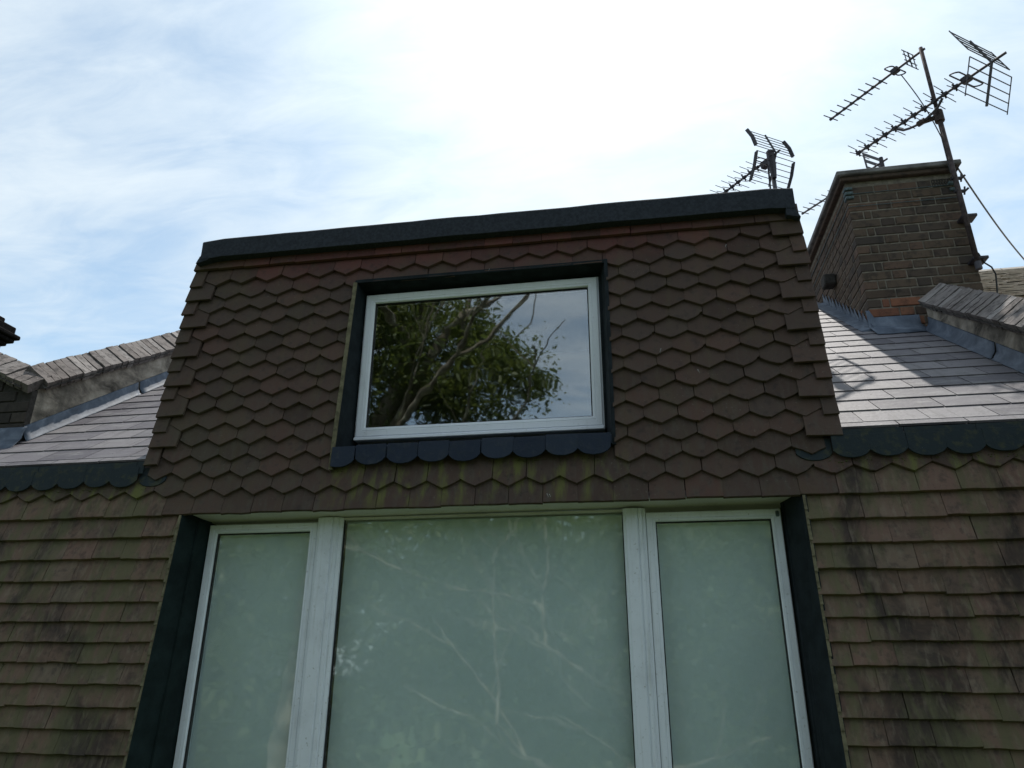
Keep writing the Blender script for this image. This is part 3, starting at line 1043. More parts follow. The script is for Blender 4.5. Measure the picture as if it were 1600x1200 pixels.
# --- wide window below
ZB = -1.0
tw = part('triple_window', bx(-2.236, 0.664, 3.53, 3.60, ZB - .05, ZB, .003), M['paint'])
def mullion(x0, x1, y0):
    bm = bmesh.new()
    w = x1 - x0
    prof = [(0, 0.05), (0, 0.012), (0.10, 0.004), (0.14, 0.0), (0.60, 0.0), (0.63, 0.006), (0.68, 0.006), (0.70, 0.0015), (0.82, 0.004), (0.85, 0.012), (0.90, 0.012), (1.0, 0.022), (1.0, 0.05)]
    z0, z1 = ZB, 0.712
    A = [bm.verts.new((x0 + a * w, y0 + b, z0)) for a, b in prof]
    B = [bm.verts.new((x0 + a * w, y0 + b, z1)) for a, b in prof]
    for i in range(len(prof) - 1):
        bm.faces.new((A[i], A[i + 1], B[i + 1], B[i]))
    bm.faces.new((A[0], A[-1], B[-1], B[0])); bm.faces.new(A); bm.faces.new(B)
    return bm
subpart('mullion', mullion(-1.622, -1.490, 3.478), M['paint'], tw)
mr_ = mullion(-0.072, 0.034, 3.478)
subpart('mullion', mr_, M['paint'], tw)
# head board: soffit from the tile edge back, with a small bead
bm = bmesh.new()
hexa(bm, [(-2.268, yT(.72, .028), 0.727), (0.700, yT(.72, .028), 0.735), (0.665, 3.62, 0.712), (-2.236, 3.62, 0.702),
          (-2.268, yT(.72, .045), 0.76), (0.700, yT(.72, .045), 0.768), (0.665, 3.62, 0.768), (-2.236, 3.62, 0.76)])
subpart('soffit_board', bm, M['soffit'], tw)
bm = bmesh.new()
box(bm, -1.489, -0.073, 3.500, 3.52, 0.701, 0.711)
subpart('bead', bm, M['soffit'], tw)
for (x0, x1) in ((-2.232, -1.624), (0.036, 0.652)):
    subpart('sash', frame_bm(x0, x1, ZB, 0.692, 0.044, 3.497, 3.56), M['paint'], tw)
    subpart('gasket', frame_bm(x0 + .0435, x1 - .0435, ZB + .0435, 0.6485, 0.006, 3.512, 3.532, .001), M['gasket'], tw)
    bm = bmesh.new(); box(bm, x0 + .048, x1 - .048, 3.519, 3.523, ZB + .048, 0.644)
    subpart('pane', bm, M['glassL'], tw)
    bm = bmesh.new(); box(bm, x0 + .046, x1 - .046, 3.552, 3.555, ZB + .046, 0.646)
    subpart('blind', bm, M['blind'], tw)
bm = bmesh.new(); box(bm, -1.4885, -0.0735, 3.519, 3.523, ZB, 0.7095)
subpart('pane', bm, M['glassL'], tw)
bm = bmesh.new(); box(bm, -1.4885, -0.0735, 3.556, 3.559, ZB, 0.700)
subpart('blind', bm, M['blind'], tw)
subpart('gasket', frame_bm(-1.4888, -0.0738, ZB, 0.7098, 0.004, 3.511, 3.519, .0008), M['gasket'], tw)
# little green rubber stop in the top corner of the right sash
subpart('rubber_stop', bx(0.628, 0.643, 3.486, 3.498, 0.655, 0.682, .004, 2), M['strap'], tw)
# dark splayed linings either side of the wide window
bm = bmesh.new()
hexa(bm, [(-2.318, yT(-1.3, .006), -1.3), (-2.303, yT(-1.3, .006), -1.3), (-2.236, 3.515, -1.3), (-2.318, 3.60, -1.3),
          (-2.318, yT(.735, .006), .735), (-2.303, yT(.735, .006), .735), (-2.236, 3.515, .735), (-2.318, 3.60, .735)])
part('reveal_lining', bm, M['cheek'])
bm = bmesh.new()
box(bm, -2.2365, -2.2330, 3.508, 3.56, ZB, .702)
hexa(bm, [(-2.262, yT(-1, .12), -1.3), (-2.252, yT(-1, .12), -1.3), (-2.240, 3.512, -1.3), (-2.250, 3.512, -1.3), (-2.262, yT(.7, .09), .70), (-2.252, yT(.7, .09), .70), (-2.240, 3.512, .70), (-2.250, 3.512, .70)])
part('lead_roll', bm, M['cheek'])
bm = bmesh.new()
hexa(bm, [(0.724, yT(-1.3, .006), -1.3), (0.742, yT(-1.3, .006), -1.3), (0.742, 3.60, -1.3), (0.658, 3.515, -1.3),
          (0.724, yT(.742, .006), .742), (0.742, yT(.742, .006), .742), (0.742, 3.60, .742), (0.658, 3.515, .742)])
part('reveal_lining', bm, M['darkpaint'])
bm = bmesh.new()
rod(bm, (0.693, 3.438, -1.3), (0.693, 3.462, .725), 0.011, 8); rod(bm, (0.672, 3.478, -1.3), (0.672, 3.492, .715), 0.008, 8)
part('lead_roll', bm, M['darkpaint'], smooth=True)
for s, xx in ((-1, LO), (1, RO)):
    bm = bmesh.new()
    N_ = 30
    for i in range(N_):
        z0 = -1.3 + (0.72 + 1.3) * i / N_; z1 = -1.3 + (0.72 + 1.3) * (i + 1) / N_
        e0 = xx - s * 0.001; e1 = xx + s * (.010 + random.uniform(-.002, .004))
        a, b = min(e0, e1), max(e0, e1)
        hexa(bm, [(a, yT(z0, -.002), z0), (b, yT(z0, -.002), z0), (b, yT(z0, .03), z0), (a, yT(z0, .03), z0), (a, yT(z1, .004), z1), (b, yT(z1, .004), z1), (b, yT(z1, .03), z1), (a, yT(z1, .03), z1)])
    part('mortar_fillet', bm, M['fillet'])
# pale run of paint down the left lining, and droppings on the tiles
bm = bmesh.new()
def on_left_cheek(z, t, eps=.004):
    a = Vector((-2.303, yT(z, .006), z)); b = Vector((-2.236, 3.515, z))
    p = a.lerp(b, t); d = (b - a).normalized(); n = Vector((d.y, -d.x, 0))
    return p + n * eps
prev = None
for i in range(40):
    z = 0.28 - i * 0.026
    t = 0.40 + 0.012 * math.sin(i * .9) + .02 * (i / 40)
    w = 0.014 + 0.014 * random.random() * (1 - i / 60)
    a, b = on_left_cheek(z, t - w), on_left_cheek(z, t + w)
    if prev:
        bm.faces.new([bm.verts.new(q) for q in (prev[0], prev[1], b, a)])
    prev = (a, b)
    if random.random() < .22: prev = None
pr_ = part('paint_run', bm, M['paint'])
def dropping(x, z, h, proud=0.0045):
    bm = bmesh.new()
    prev = None
    for i in range(7):
        t = i / 6
        zz = z - h * t; xx = x + .003 * math.sin(t * 4 + x * 50)
        w = (.0014 - .0010 * t) * random.uniform(.6, 1.2)
        ring = [bm.verts.new((xx - w, yT(zz, -proud) + (zz - z) * .10, zz)), bm.verts.new((xx + w, yT(zz, -proud) + (zz - z) * .10, zz))]
        if prev: bm.faces.new((prev[0], prev[1], ring[1], ring[0]))
        prev = ring
    part('bird_dropping', bm, M['dropping'])
for x, z, h in ((-0.414, 0.765, .020), (-0.404, 0.762, .016), (-0.74, 2.075, .014), (0.16, 1.50, .03), (0.335, 1.37, .022), (0.545, 2.10, .022)):
    dropping(x, z, h)

# ------------------------------------------------------------------ party walls
COPS = 0.66                                  # rise of the copings along Y
def wall_top(y, y0, z0): return z0 + (y - y0) * COPS

def coping_meshes(ex, ey, n=8, L=0.216, w=0.058, t=0.060):
    """brick on edge: ex runs across the wall, ey along it; set on a saddle, so not quite square"""
    out = []
    ez = ex.cross(ey).normalized()
    if ez.z < 0: ez = -ez
    for _ in range(n):
        bm = bmesh.new()
        box(bm, 0, L, -w / 2, w / 2, -t, 0)
        bmesh.ops.subdivide_edges(bm, edges=[e for e in bm.edges if abs(e.verts[0].co.x - e.verts[1].co.x) > L * .5], cuts=3)
        for v in bm.verts:
            q = v.co + Vector((random.uniform(-.003, .003), random.uniform(-.003, .003), random.uniform(-.003, .0025)))
            v.co = ex * q.x + ey * q.y + ez * q.z
        out.append(mesh_of('coping_brick', bm, M['coping']))
    return out, ez
ROT_J = lambda a: Matrix.Rotation(random.uniform(-a, a), 4, 'X') @ Matrix.Rotation(random.uniform(-a, a), 4, 'Z')

def wall_parts(root, s, xin, y0, y1, zf, yref):
    """s=+1: the wall lies to +X of its inner face xin.  zf = coping front-bottom height at yref"""
    inv = Matrix.Translation(root.location).inverted()
    th = 0.24
    # core with render on the inner face
    bm = bmesh.new()
    def top(y): return wall_top(y, yref, zf) + 0.0
    xa, xb = (xin, xin + s * th)
    x_lo, x_hi = min(xa, xb), max(xa, xb)
    hexa(bm, [(x_lo, y0, -1.4), (x_hi, y0, -1.4), (x_hi, y1, -1.4), (x_lo, y1, -1.4), (x_lo, y0, top(y0)), (x_hi, y0, top(y0)), (x_hi, y1, top(y1)), (x_lo, y1, top(y1))])
    o = obj('rendered_face', bm, M['render'], root); o.matrix_basis = inv
    # saddle of mortar under the coping
    xm = xin + s * 0.12
    bm = bmesh.new()
    tri0 = [(xin - s * 0.045, top(y0) + .004), (xm, top(y0) + 0.128), (xin + s * 0.285, top(y0) + .004)]
    tri1 = [(x, z + (y1 - y0) * COPS) for x, z in tri0]
    A = [bm.verts.new((x, y0, z)) for x, z in tri0]; B = [bm.verts.new((x, y1, z)) for x, z in tri1]
    bm.faces.new(A); bm.faces.new(B[::-1])
    for i in range(3):
        bm.faces.new((A[i], B[i], B[(i + 1) % 3], A[(i + 1) % 3]))
    o = obj('mortar_bed', bm, M['darkmortar'], root); o.matrix_basis = inv
    # bricks on edge laid across, both slopes
    ang = math.atan2(0.132, 0.17)
    slope = math.atan(COPS)
    step = 0.068
    n = int((y1 - y0) / math.cos(slope) / step)
    for side in (0, 1):
        sg = s if side == 0 else -s
        ex = Vector((sg * math.cos(ang), 0, math.sin(ang)))
        ey = Vector((0, math.cos(slope), math.sin(slope)))
        meshes, ez = coping_meshes(ex, ey)
        xe = xin - s * 0.052 if side == 0 else xin + s * 0.292
        for i in range(n):
            y = y0 + (i + .5) * step * math.cos(slope)
            p = Vector((xe + random.uniform(-.005, .005), y, top(y) + 0.040)) + ez * random.uniform(-.004, .005)
            o = obj('coping_brick', random.choice(meshes), None, root); o.matrix_basis = inv @ Matrix.Translation(p) @ ROT_J(.014)

def flashing(root, xin, s, ya, yb, hgt=0.105, out=0.050, laps=()):
    inv = Matrix.Translation(root.location).inverted()
    bm = bmesh.new()
    N = 24
    prev = None
    for i in range(N + 1):
        y = ya + (yb - ya) * i / N
        z = CZ + (y - CY) * TS + 0.026
        lift = random.uniform(-.004, .004)
        ring = [Vector((xin - s * (out + random.uniform(-.004, .004)), y, z + .006)), Vector((xin - s * (out - .012), y, z + .013 + abs(lift) * .5)), Vector((xin - s * 0.034, y, z + 0.022 + lift * .6)), Vector((xin - s * 0.014, y, z + 0.052)), Vector((xin - s * 0.007, y, z + hgt)), Vector((xin - s * 0.001, y, z + hgt + .004))]
        ring = [bm.verts.new(v) for v in ring]
        if prev:
            for a in range(5):
                bm.faces.new((prev[a], prev[a + 1], ring[a + 1], ring[a]))
        prev = ring
    geom = bmesh.ops.extrude_face_region(bm, geom=bm.faces[:])
    for v in [g for g in geom['geom'] if isinstance(g, bmesh.types.BMVert)]:
        v.co.z -= 0.004
    o = obj('lead_flashing', bm, M['lead'], root, smooth=True); o.matrix_basis = inv

pwr = empty('party_wall', (2.27, 4.2, -1.4), 'party wall sloping up to the brick chimney with brick-on-edge coping, partly in chimney shadow', 'wall')
wall_parts(pwr, 1, XR, 2.9, 5.13, 1.736, 4.018)
flashing(pwr, XR, 1, 3.40, 4.32)
flashing(pwr, XR, 1, 4.335, 5.12)
pwl = empty('party_wall', (-3.95, 5.0, -1.4), 'party wall with sunlit grey brick coping dipping to a corner left of the dormer', 'wall')
wall_parts(pwl, -1, XL, 3.83, 7.4, 1.640, 3.76)
flashing(pwl, XL, -1, 3.79, 4.72)
flashing(pwl, XL, -1, 4.735, 6.2)
# return of the left wall: dark brick, its coping climbing again to the left
inv = Matrix.Translation(pwl.location).inverted()
RT = 0.46
bm = bmesh.new()
def rtop(x): return 1.640 + (XL - x) * RT
hexa(bm, [(-5.2, 3.788, 0.9), (XL - .001, 3.788, 0.9), (XL - .001, 4.02, 0.9), (-5.2, 4.02, 0.9), (-5.2, 3.788, rtop(-5.2) + .02), (XL - .001, 3.788, rtop(XL) + .02), (XL - .001, 4.02, rtop(XL) + .1), (-5.2, 4.02, rtop(-5.2) + .1)])
o = obj('mortar_core', bm, M['darkmortar'], pwl); o.matrix_basis = inv
cz = 1.22; row = 0
while cz < 2.0:
    x = XL - 0.004 - (0.108 if row % 2 else 0.0)
    if row % 2:
        a, b = XL - .002 - 0.102, XL - .002
        if cz + .065 < rtop(b) :
            o = obj('brick', bx(a, b, 3.778, 3.88, cz, cz + .065, .003), M['darkbrick'], pwl); o.matrix_basis = inv
    while x > -4.45:
        a, b = x - 0.215, x
        x -= 0.225
        if cz + .065 > rtop(b) + .02:
            continue
        o = obj('brick', bx(a, b, 3.778 + random.uniform(-.002, .002), 3.88, cz, cz + .065, .003), M['darkbrick'], pwl); o.matrix_basis = inv
    cz += 0.075; row += 1
bm = bmesh.new()
tri = [(3.728, .004), (3.90, .128), (4.075, .004)]
A = [bm.verts.new((XL - .05, y, rtop(XL - .05) + z)) for y, z in tri]; B = [bm.verts.new((-5.2, y, rtop(-5.2) + z)) for y, z in tri]
bm.faces.new(A); bm.faces.new(B[::-1])
for i in range(3): bm.faces.new((A[i], B[i], B[(i + 1) % 3], A[(i + 1) % 3]))
o = obj('mortar_bed', bm, M['darkmortar'], pwl); o.matrix_basis = inv
ang = math.atan2(.132, .17); rs = math.atan(RT)
ex = Vector((0, math.cos(ang), math.sin(ang))); ey = Vector((-math.cos(rs), 0, math.sin(rs)))
meshes, ez = coping_meshes(ex, ey)
for i in range(18):
    x = XL + 0.02 - (i + .5) * 0.068 * math.cos(rs)
    o = obj('coping_brick', random.choice(meshes), None, pwl)
    o.matrix_basis = inv @ Matrix.Translation(Vector((x, 3.722 + random.uniform(-.005, .005), rtop(x) + .040)) + ez * random.uniform(-.004, .004)) @ ROT_J(.014)
bm = bmesh.new()
N = 10; prev = None
for i in range(N + 1):
    x = XL + 0.04 - 1.1 * i / N
    z = CZ + (3.775 - CY) * TS + .02
    dz = -(XL - x) * 0.0
    ring = [bm.verts.new((x, y, zz + random.uniform(-.002, .002))) for y, zz in ((3.655, z - .09 + dz), (3.70, z - .045 + dz), (3.755, z + .03), (3.768, z + .11), (3.777, z + .115))]
    if prev:
        for a in range(4): bm.faces.new((prev[a], prev[a + 1], ring[a + 1], ring[a]))
    prev = ring
g = bmesh.ops.extrude_face_region(bm, geom=bm.faces[:])
for v in [q for q in g['geom'] if isinstance(q, bmesh.types.BMVert)]: v.co.z -= .004
o = obj('lead_flashing', bm, M['lead'], pwl, smooth=True); o.matrix_basis = inv

# ------------------------------------------------------------------ brick chimney on the right
ch = empty('chimney_stack', (2.16, 5.65, 2.2), 'brown stock brick chimney with flat cap and lead apron right of the dormer', 'chimney')
inv = Matrix.Translation(ch.location).inverted()
def cp(name, bm, mat, smooth=False):
    o = obj(name, bm, mat, ch, smooth=smooth); o.matrix_basis = inv; return o
KX0, KX1, KY0, KY1, KZ1 = 1.806, 2.622, 5.25, 7.2, 3.67
cp('mortar_core', bx(KX0 + .006, KX1 - .006, KY0 + .006, KY1 - .006, 2.0, KZ1), M['mortar'])
gz = 0.0785
z = 2.300; row = 0
while z + 0.066 < KZ1:
    top_row = KZ1 - (z + gz) < gz
    vents = []
    # front: flemish bond
    x = KX0 + (0.0 if row % 2 == 0 else 0.0)
    seq = [0.218, 0.105]
    q = 0
    while x < KX1 - .02:
        w = (0.105, 0.058)[q] if (row % 2 and q < 2) else seq[q % 2]; q += 1
        w = min(w, KX1 - x)
        if KX1 - (x + w) < 0.04: w = KX1 - x
        red = row < 4 and x < 2.35
        if top_row and (0.14 < x - KX0 < 0.30 or 0.46 < x - KX0 < 0.66) and w > .15:
            # air brick: a grid of square holes
            bm = bmesh.new()
            nx, nz = 8, 2
            a, b = x, x + w - .01
            box(bm, a, b, KY0 + .02, KY0 + .09, z, z + .066)
            cw, chh = (b - a) / nx, .066 / nz
            for i in range(nx + 1):
                xx = a + i * cw; box(bm, max(a, xx - .005), min(b, xx + .005), KY0, KY0 + .0195, z, z + .066)
            for j in range(nz + 1):
                zz = z + j * chh
                for i in range(nx):
                    box(bm, a + i * cw + .0055, a + (i + 1) * cw - .0055, KY0 + .001, KY0 + .0195, max(z, zz - .005), min(z + .066, zz + .005))
            cp('air_brick', bm, M['darkbrick'])
        else:
            d_ = random.uniform(-.0025, .002)
            cp('brick', bx(x + (0 if x == KX0 else 0.0), x + w - (.010 if x + w < KX1 - .01 else 0), KY0 + d_, KY0 + .10, z, z + .066, .004), M['redbrick'] if red and random.random() < .8 else M['stock'])
        x += w
    # left face
    y = KY0 + .1055
    seq = [0.218, 0.105]
    q = row % 2
    while y < KY1 - .02:
        w = min(0.055 if (row % 2 and q == 1 and y < KY0 + .12) else seq[q % 2], KY1 - y); q += 1
        if KY1 - (y + w) < .04: w = KY1 - y
        if z + .066 > CZ + (y - CY) * TS - .05:
            red = row < 4 and y < KY0 + .5 and random.random() < .7
            cp('brick', bx(KX0 + random.uniform(-.0025, .002), KX0 + .10, y, y + w - .010, z, z + .066, .004), M['redbrick'] if red else M['stock'])
        y += w
    z += gz; row += 1
# oversailing flat cap
bm = bmesh.new(); box(bm, KX0 - .035, KX1 + .03, KY0 - .035, KY1 + .03, KZ1, KZ1 + .038); bevel(bm, .006)
cp('corbel_course', bm, M['stock'])
bm = bmesh.new(); box(bm, KX0 - .062, KX1 + .052, KY0 - .062, KY1 + .06, KZ1 + .039, KZ1 + .082); bevel(bm, .006)
cp('cap_slab', bm, M['capstone'])
# stepped lead up the left side
bm = bmesh.new()
n_ = 13
y = KY0 - .045
zl = lambda yy: CZ + (yy - CY) * TS + .022
step = 0.085
for i in range(n_):
    a, b = y + i * step, y + (i + 1) * step + .004
    xx = KX0 - .010 - .002 * (i % 2)
    th = 0.085 + random.uniform(-.008, .008)
    pts = [(a, zl(a) - .01), (b, zl(b) - .01), (b, zl(b) + .055), (b - .006, zl(b) + th + .035), (a + .01, zl(a) + .06)]
    A = [bm.verts.new((xx, p, q)) for p, q in pts]; B = [bm.verts.new((xx + .004, p, q)) for p, q in pts]
    bm.faces.new(A); bm.faces.new(B[::-1])
    for j in range(5): bm.faces.new((A[j], B[j], B[(j + 1) % 5], A[(j + 1) % 5]))
    hexa(bm, [(xx - .085, a, zl(a) + .004), (xx, a, zl(a) + .004), (xx, b, zl(b) + .004), (xx - .085, b, zl(b) + .004), (xx - .085, a, zl(a) + .009), (xx, a, zl(a) + .03), (xx, b, zl(b) + .03), (xx - .085, b, zl(b) + .009)])
cp('lead_flashing', bm, M['lead'])
# front apron
bm = bmesh.new()
prev = None
for i in range(15):
    x = KX0 - .03 + (XR - KX0 + .02) * i / 14
    z0 = zl(KY0)
    e = .006 * math.sin(i * 1.3)
    rise = 0.10 if i > 1 else 0.16
    ring = [bm.verts.new(p) for p in ((x, KY0 - .17 + e, zl(KY0 - .17 + e) + .012), (x, KY0 - .05, z0 - .005), (x, KY0 - .018, z0 + .02), (x, KY0 - .008, z0 + rise), (x, KY0 + .002, z0 + rise + .004))]
    if prev:
        for a in range(4): bm.faces.new((prev[a], prev[a + 1], ring[a + 1], ring[a]))
    prev = ring
g = bmesh.ops.extrude_face_region(bm, geom=bm.faces[:])
for v in [q for q in g['geom'] if isinstance(q, bmesh.types.BMVert)]: v.co.z -= .004
cp('lead_flashing', bm, M['lead'], True)
# dark outlet box on the side, half hidden by the dormer
cp('outlet_box', bx(KX0 - .10, KX0 - .003, 5.86, 5.98, 3.09, 3.19, .01), M['darkmortar'])

# ------------------------------------------------------------------ dark corbelled chimney at far left
lc = empty('chimney_stack', (-7.4, 6.2, 0.5), 'black silhouetted corbelled chimney top at the left edge above the coping', 'chimney')
inv = Matrix.Translation(lc.location).inverted()
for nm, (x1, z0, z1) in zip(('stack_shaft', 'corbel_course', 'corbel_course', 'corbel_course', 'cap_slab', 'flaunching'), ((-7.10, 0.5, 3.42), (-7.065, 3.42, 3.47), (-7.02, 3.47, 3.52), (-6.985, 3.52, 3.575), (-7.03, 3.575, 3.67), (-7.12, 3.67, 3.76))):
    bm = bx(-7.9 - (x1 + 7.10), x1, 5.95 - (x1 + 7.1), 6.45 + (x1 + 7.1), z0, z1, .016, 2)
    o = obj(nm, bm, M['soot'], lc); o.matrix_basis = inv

# ------------------------------------------------------------------ neighbour's roof on the right
nb = empty('neighbouring_house', (5.5, 7.0, GZ), 'sunlit mossy tiled roof of the next house behind the chimney and right coping', 'house')
inv = Matrix.Translation(nb.location).inverted()
def npart(name, bm, mat, kind=None):
    o = obj(name, bm, mat, nb); o.matrix_basis = inv
    if kind: o['kind'] = kind
    return o
YR2, ZR2 = 7.62, 4.02
bm = bmesh.new()
hexa(bm, [(2.45, 3.43, 0.95), (9, 3.43, 0.95), (9, YR2, ZR2 - .09), (2.45, YR2, ZR2 - .09), (2.45, 3.43, 1.0), (9, 3.43, 1.0), (9, YR2, ZR2 - .04), (2.45, YR2, ZR2 - .04)])
hexa(bm, [(2.45, YR2, ZR2 - .09), (9, YR2, ZR2 - .09), (9, 12, 0.95), (2.45, 12, 0.95), (2.45, YR2, ZR2 - .04), (9, YR2, ZR2 - .04), (9, 12, 1.0), (2.45, 12, 1.0)])
npart('roof', bm, M['slate'])
bm = bmesh.new(); box(bm, 2.45, 9, 3.2, 12, GZ, 0.98)
npart('wall', bm, M['wallbrick'])
def mk_nbr():
    k = NT('mossy_sunlit_tile')
    p = k.pos()
    a = k.noise(p, 5.5, 6, 0.65)
    b = k.noise(k.map(p, (6, 9, 9)), 1.0, 2, 0.5)
    c = k.ramp(b, [(0.3, (0.36, 0.31, 0.26)), (0.5, (0.52, 0.46, 0.40)), (0.7, (0.42, 0.36, 0.30))])
    c = k.mix(k.rng(a, 0.54, 0.66, 0, .8), c, (0.14, 0.095, 0.045))
    return k.done(k.bsdf(c, 0.9, 0.2))
M['nbr'] = mk_nbr()
bm = bmesh.new()
ns = math.atan2(ZR2 - 1.0, YR2 - 3.43)
Ls = math.hypot(ZR2 - 1.0, YR2 - 3.43)
for i in range(26):
    d0 = Ls - 0.10 * (i + 1)
    x = 2.5 + (0.08 if i % 2 else 0)
    while x < 5.6:
        e = random.uniform(-.006, .006); lift = .016 + random.uniform(-.004, .008)
        def P(xx, d, h): return (xx, 3.43 + d * math.cos(ns) - h * math.sin(ns), 1.0 - .03 + d * math.sin(ns) + h * math.cos(ns))
        hexa(bm, [P(x, d0 + e, .012 + lift), P(x + .16, d0 + e, .012 + lift), P(x + .16, d0 + .13, .004), P(x, d0 + .13, .004), P(x, d0 + e, .026 + lift), P(x + .16, d0 + e, .026 + lift), P(x + .16, d0 + .13, .018), P(x, d0 + .13, .018)])
        x += .165
npart('roof_tiles', bm, M['nbr'], 'stuff')
bm = bmesh.new()
x = 2.5
while x < 6.5:
    rod(bm, (x, YR2, ZR2 - .07 + random.uniform(-.004, .004)), (x + .29, YR2, ZR2 - .07), .085, 10)
    x += .30
npart('ridge_tiles', bm, M['nbr'])

# ------------------------------------------------------------------ aerials
BD = Vector((-0.609, 0.793, 0))              # boresight, towards the transmitter
LAT = Vector((0.79, 0.605, 0.1)).normalized()
UPV = LAT.cross(BD).normalized()
def aerial_parts(root, rear, L, style, els, half, refl, scale=1.0, mats=None):
    inv = Matrix.Translation(root.location).inverted()
    rear = Vector(rear)
    def A(name, bm, mat, smooth=False):
        o = obj(name, bm, mat, root, smooth=smooth); o.matrix_basis = inv; return o
    bm = bmesh.new(); rod(bm, rear, rear + BD * L, .0105 * scale, 8)
    A('boom', bm, M['alu'])
    for e in els:
        c = rear + BD * e
        if style == 'x':
            bm = bmesh.new()
            for sx in (-1, 1):
                for sz in (-1, 1):
                    rod(bm, c, c + LAT * .024 * sx + UPV * .024 * sz + BD * .012, .011 * scale, 5, .006)
            rod(bm, c - BD * .018, c + BD * .018, .019 * scale, 6)
            mt = A('element_mount', bm, M['plastic'])
            for sx in (-1, 1):
                for sz in (-1, 1):
                    bm = bmesh.new()
                    p = c + LAT * .016 * sx + UPV * .022 * sz
                    rod(bm, p, p + LAT * half * sx + UPV * half * .10 * sz + UPV * random.uniform(-.004, .004), .0036 * scale, 5)
                    o = obj('director', bm, M['alu'], mt)
        else:
            bm = bmesh.new()
            rod(bm, c - LAT * half + UPV * .013, c + LAT * half + UPV * .013, .0052 * scale, 5)
            rod(bm, c - BD * .012, c + BD * .012, .015 * scale, 6)
            A('director', bm, M['alu'])
    # folded dipole and junction box
    de = refl['dipole']
    c = rear + BD * de
    bm = bmesh.new()
    pts = []
    dh, dr = refl.get('dh', .13), .022
    for i in range(9):
        a = math.pi / 2 + math.pi * i / 8
        pts.append(c + LAT * (-dh + dr * math.cos(a)) + UPV * (dr * math.sin(a)) * .6 + BD * dr * math.sin(a) * 1.6)
    for i in range(9):
        a = -math.pi / 2 + math.pi * i / 8
        pts.append(c + LAT * (dh + dr * math.cos(a)) + UPV * (dr * math.sin(a)) * .6 + BD * dr * math.sin(a) * 1.6)
    pts.append(pts[0])
    tube(bm, pts, .006 * scale, 5)
    A('dipole', bm, M['alu'])
    bm = bmesh.new()
    b_ = refl.get('box', .03)
    m0 = bmesh.ops.create_cube(bm, size=1.0)
    for v in bm.verts:
        q = v.co.copy()
        v.co = c + BD * q.y * b_ * 2.0 + LAT * q.x * b_ * 1.4 + UPV * (q.z * b_ * 1.5 - refl.get('boxdrop', .0))
    bevel(bm, .006, 2)
    A('junction_box', bm, M['plastic'])
    # reflector
    if refl['kind'] == 'corner':
        c = rear + BD * refl['at']
        for sg in (1, -1):
            st = BD * refl['up'][0] + UPV * refl['up'][1] if sg > 0 else BD * refl['down'][0] - UPV * refl['down'][1]
            bm = bmesh.new(); rod(bm, c, c + st, .010 * scale, 6)
            strut = A('reflector_strut', bm, M['alu'])
            hw = refl['hw']
            for i in range(refl['n']):
                t = (i + .55) / (refl['n'] - .1)
                bm = bmesh.new()
                rod(bm, c + st * min(t, 1) - LAT * hw, c + st * min(t, 1) + LAT * hw, .0042 * scale, 5)
                obj('reflector_rod', bm, M['alu'], strut)
            for sx in (-1, 1):
                bm = bmesh.new()
                a = c + st * .12 + LAT * hw * sx; b = c + st * .985 + LAT * hw * sx
                if refl.get('rails') == 'flat':
                    mid_ = (a + b) / 2 + BD * -.012
                    for p, q in ((a, mid_), (mid_, b)):
                        d = (q - p)
                        nrm = BD * .016; lt = LAT * .006
                        hexa(bm, [tuple(v) for v in (p - nrm - lt, p + nrm - lt, p + nrm + lt, p - nrm + lt, q - nrm - lt, q + nrm - lt, q + nrm + lt, q - nrm + lt)])
                else:
                    rod(bm, a, b, .0045 * scale, 5)
                obj('side_rail', bm, M['plastic'] if refl.get('rails') == 'flat' else M['alu'], strut)
    elif refl['kind'] == 'small':
        c = rear + BD * refl['at']
        bm = bmesh.new()
        for o_, hgt in ((0, .075), (0, .03), (0, -.03), (0, -.075)):
            rod(bm, c - LAT * .085 + UPV * hgt, c + LAT * .085 + UPV * hgt, .0042, 5)
        for sx in (-1, 1):
            rod(bm, c + LAT * .06 * sx - UPV * .075, c + LAT * .06 * sx + UPV * .075, .0042, 5)
        rod(bm, c - UPV * .08, c + UPV * .08, .006, 5)
        A('reflector', bm, M['alu'])
    elif refl['kind'] == 'panel':
        c = rear + BD * refl['at']
        bm = bmesh.new()
        w, h = .13, .13
        for hgt in (-.13, -.045, .045, .13):
            p = c + UPV * hgt
            hexa(bm, [tuple(p + LAT * a + UPV * b + BD * d) for a, b, d in ((-w, -.018, -.004), (w, -.018, -.004), (w, -.018, .004), (-w, -.018, .004), (-w, .018, -.004), (w, .018, -.004), (w, .018, .004), (-w, .018, .004))])
        for sx in (-1, 1):
            p = c + LAT * (w + .012) * sx
            hexa(bm, [tuple(p + LAT * a + UPV * b + BD * d) for a, b, d in ((-.012, -.15, -.004), (.012, -.15, -.004), (.012, -.15, .004), (-.012, -.15, .004), (-.012, .15, -.004), (.012, .15, -.004), (.012, .15, .004), (-.012, .15, .004))])
        A('reflector', bm, M['alu'])

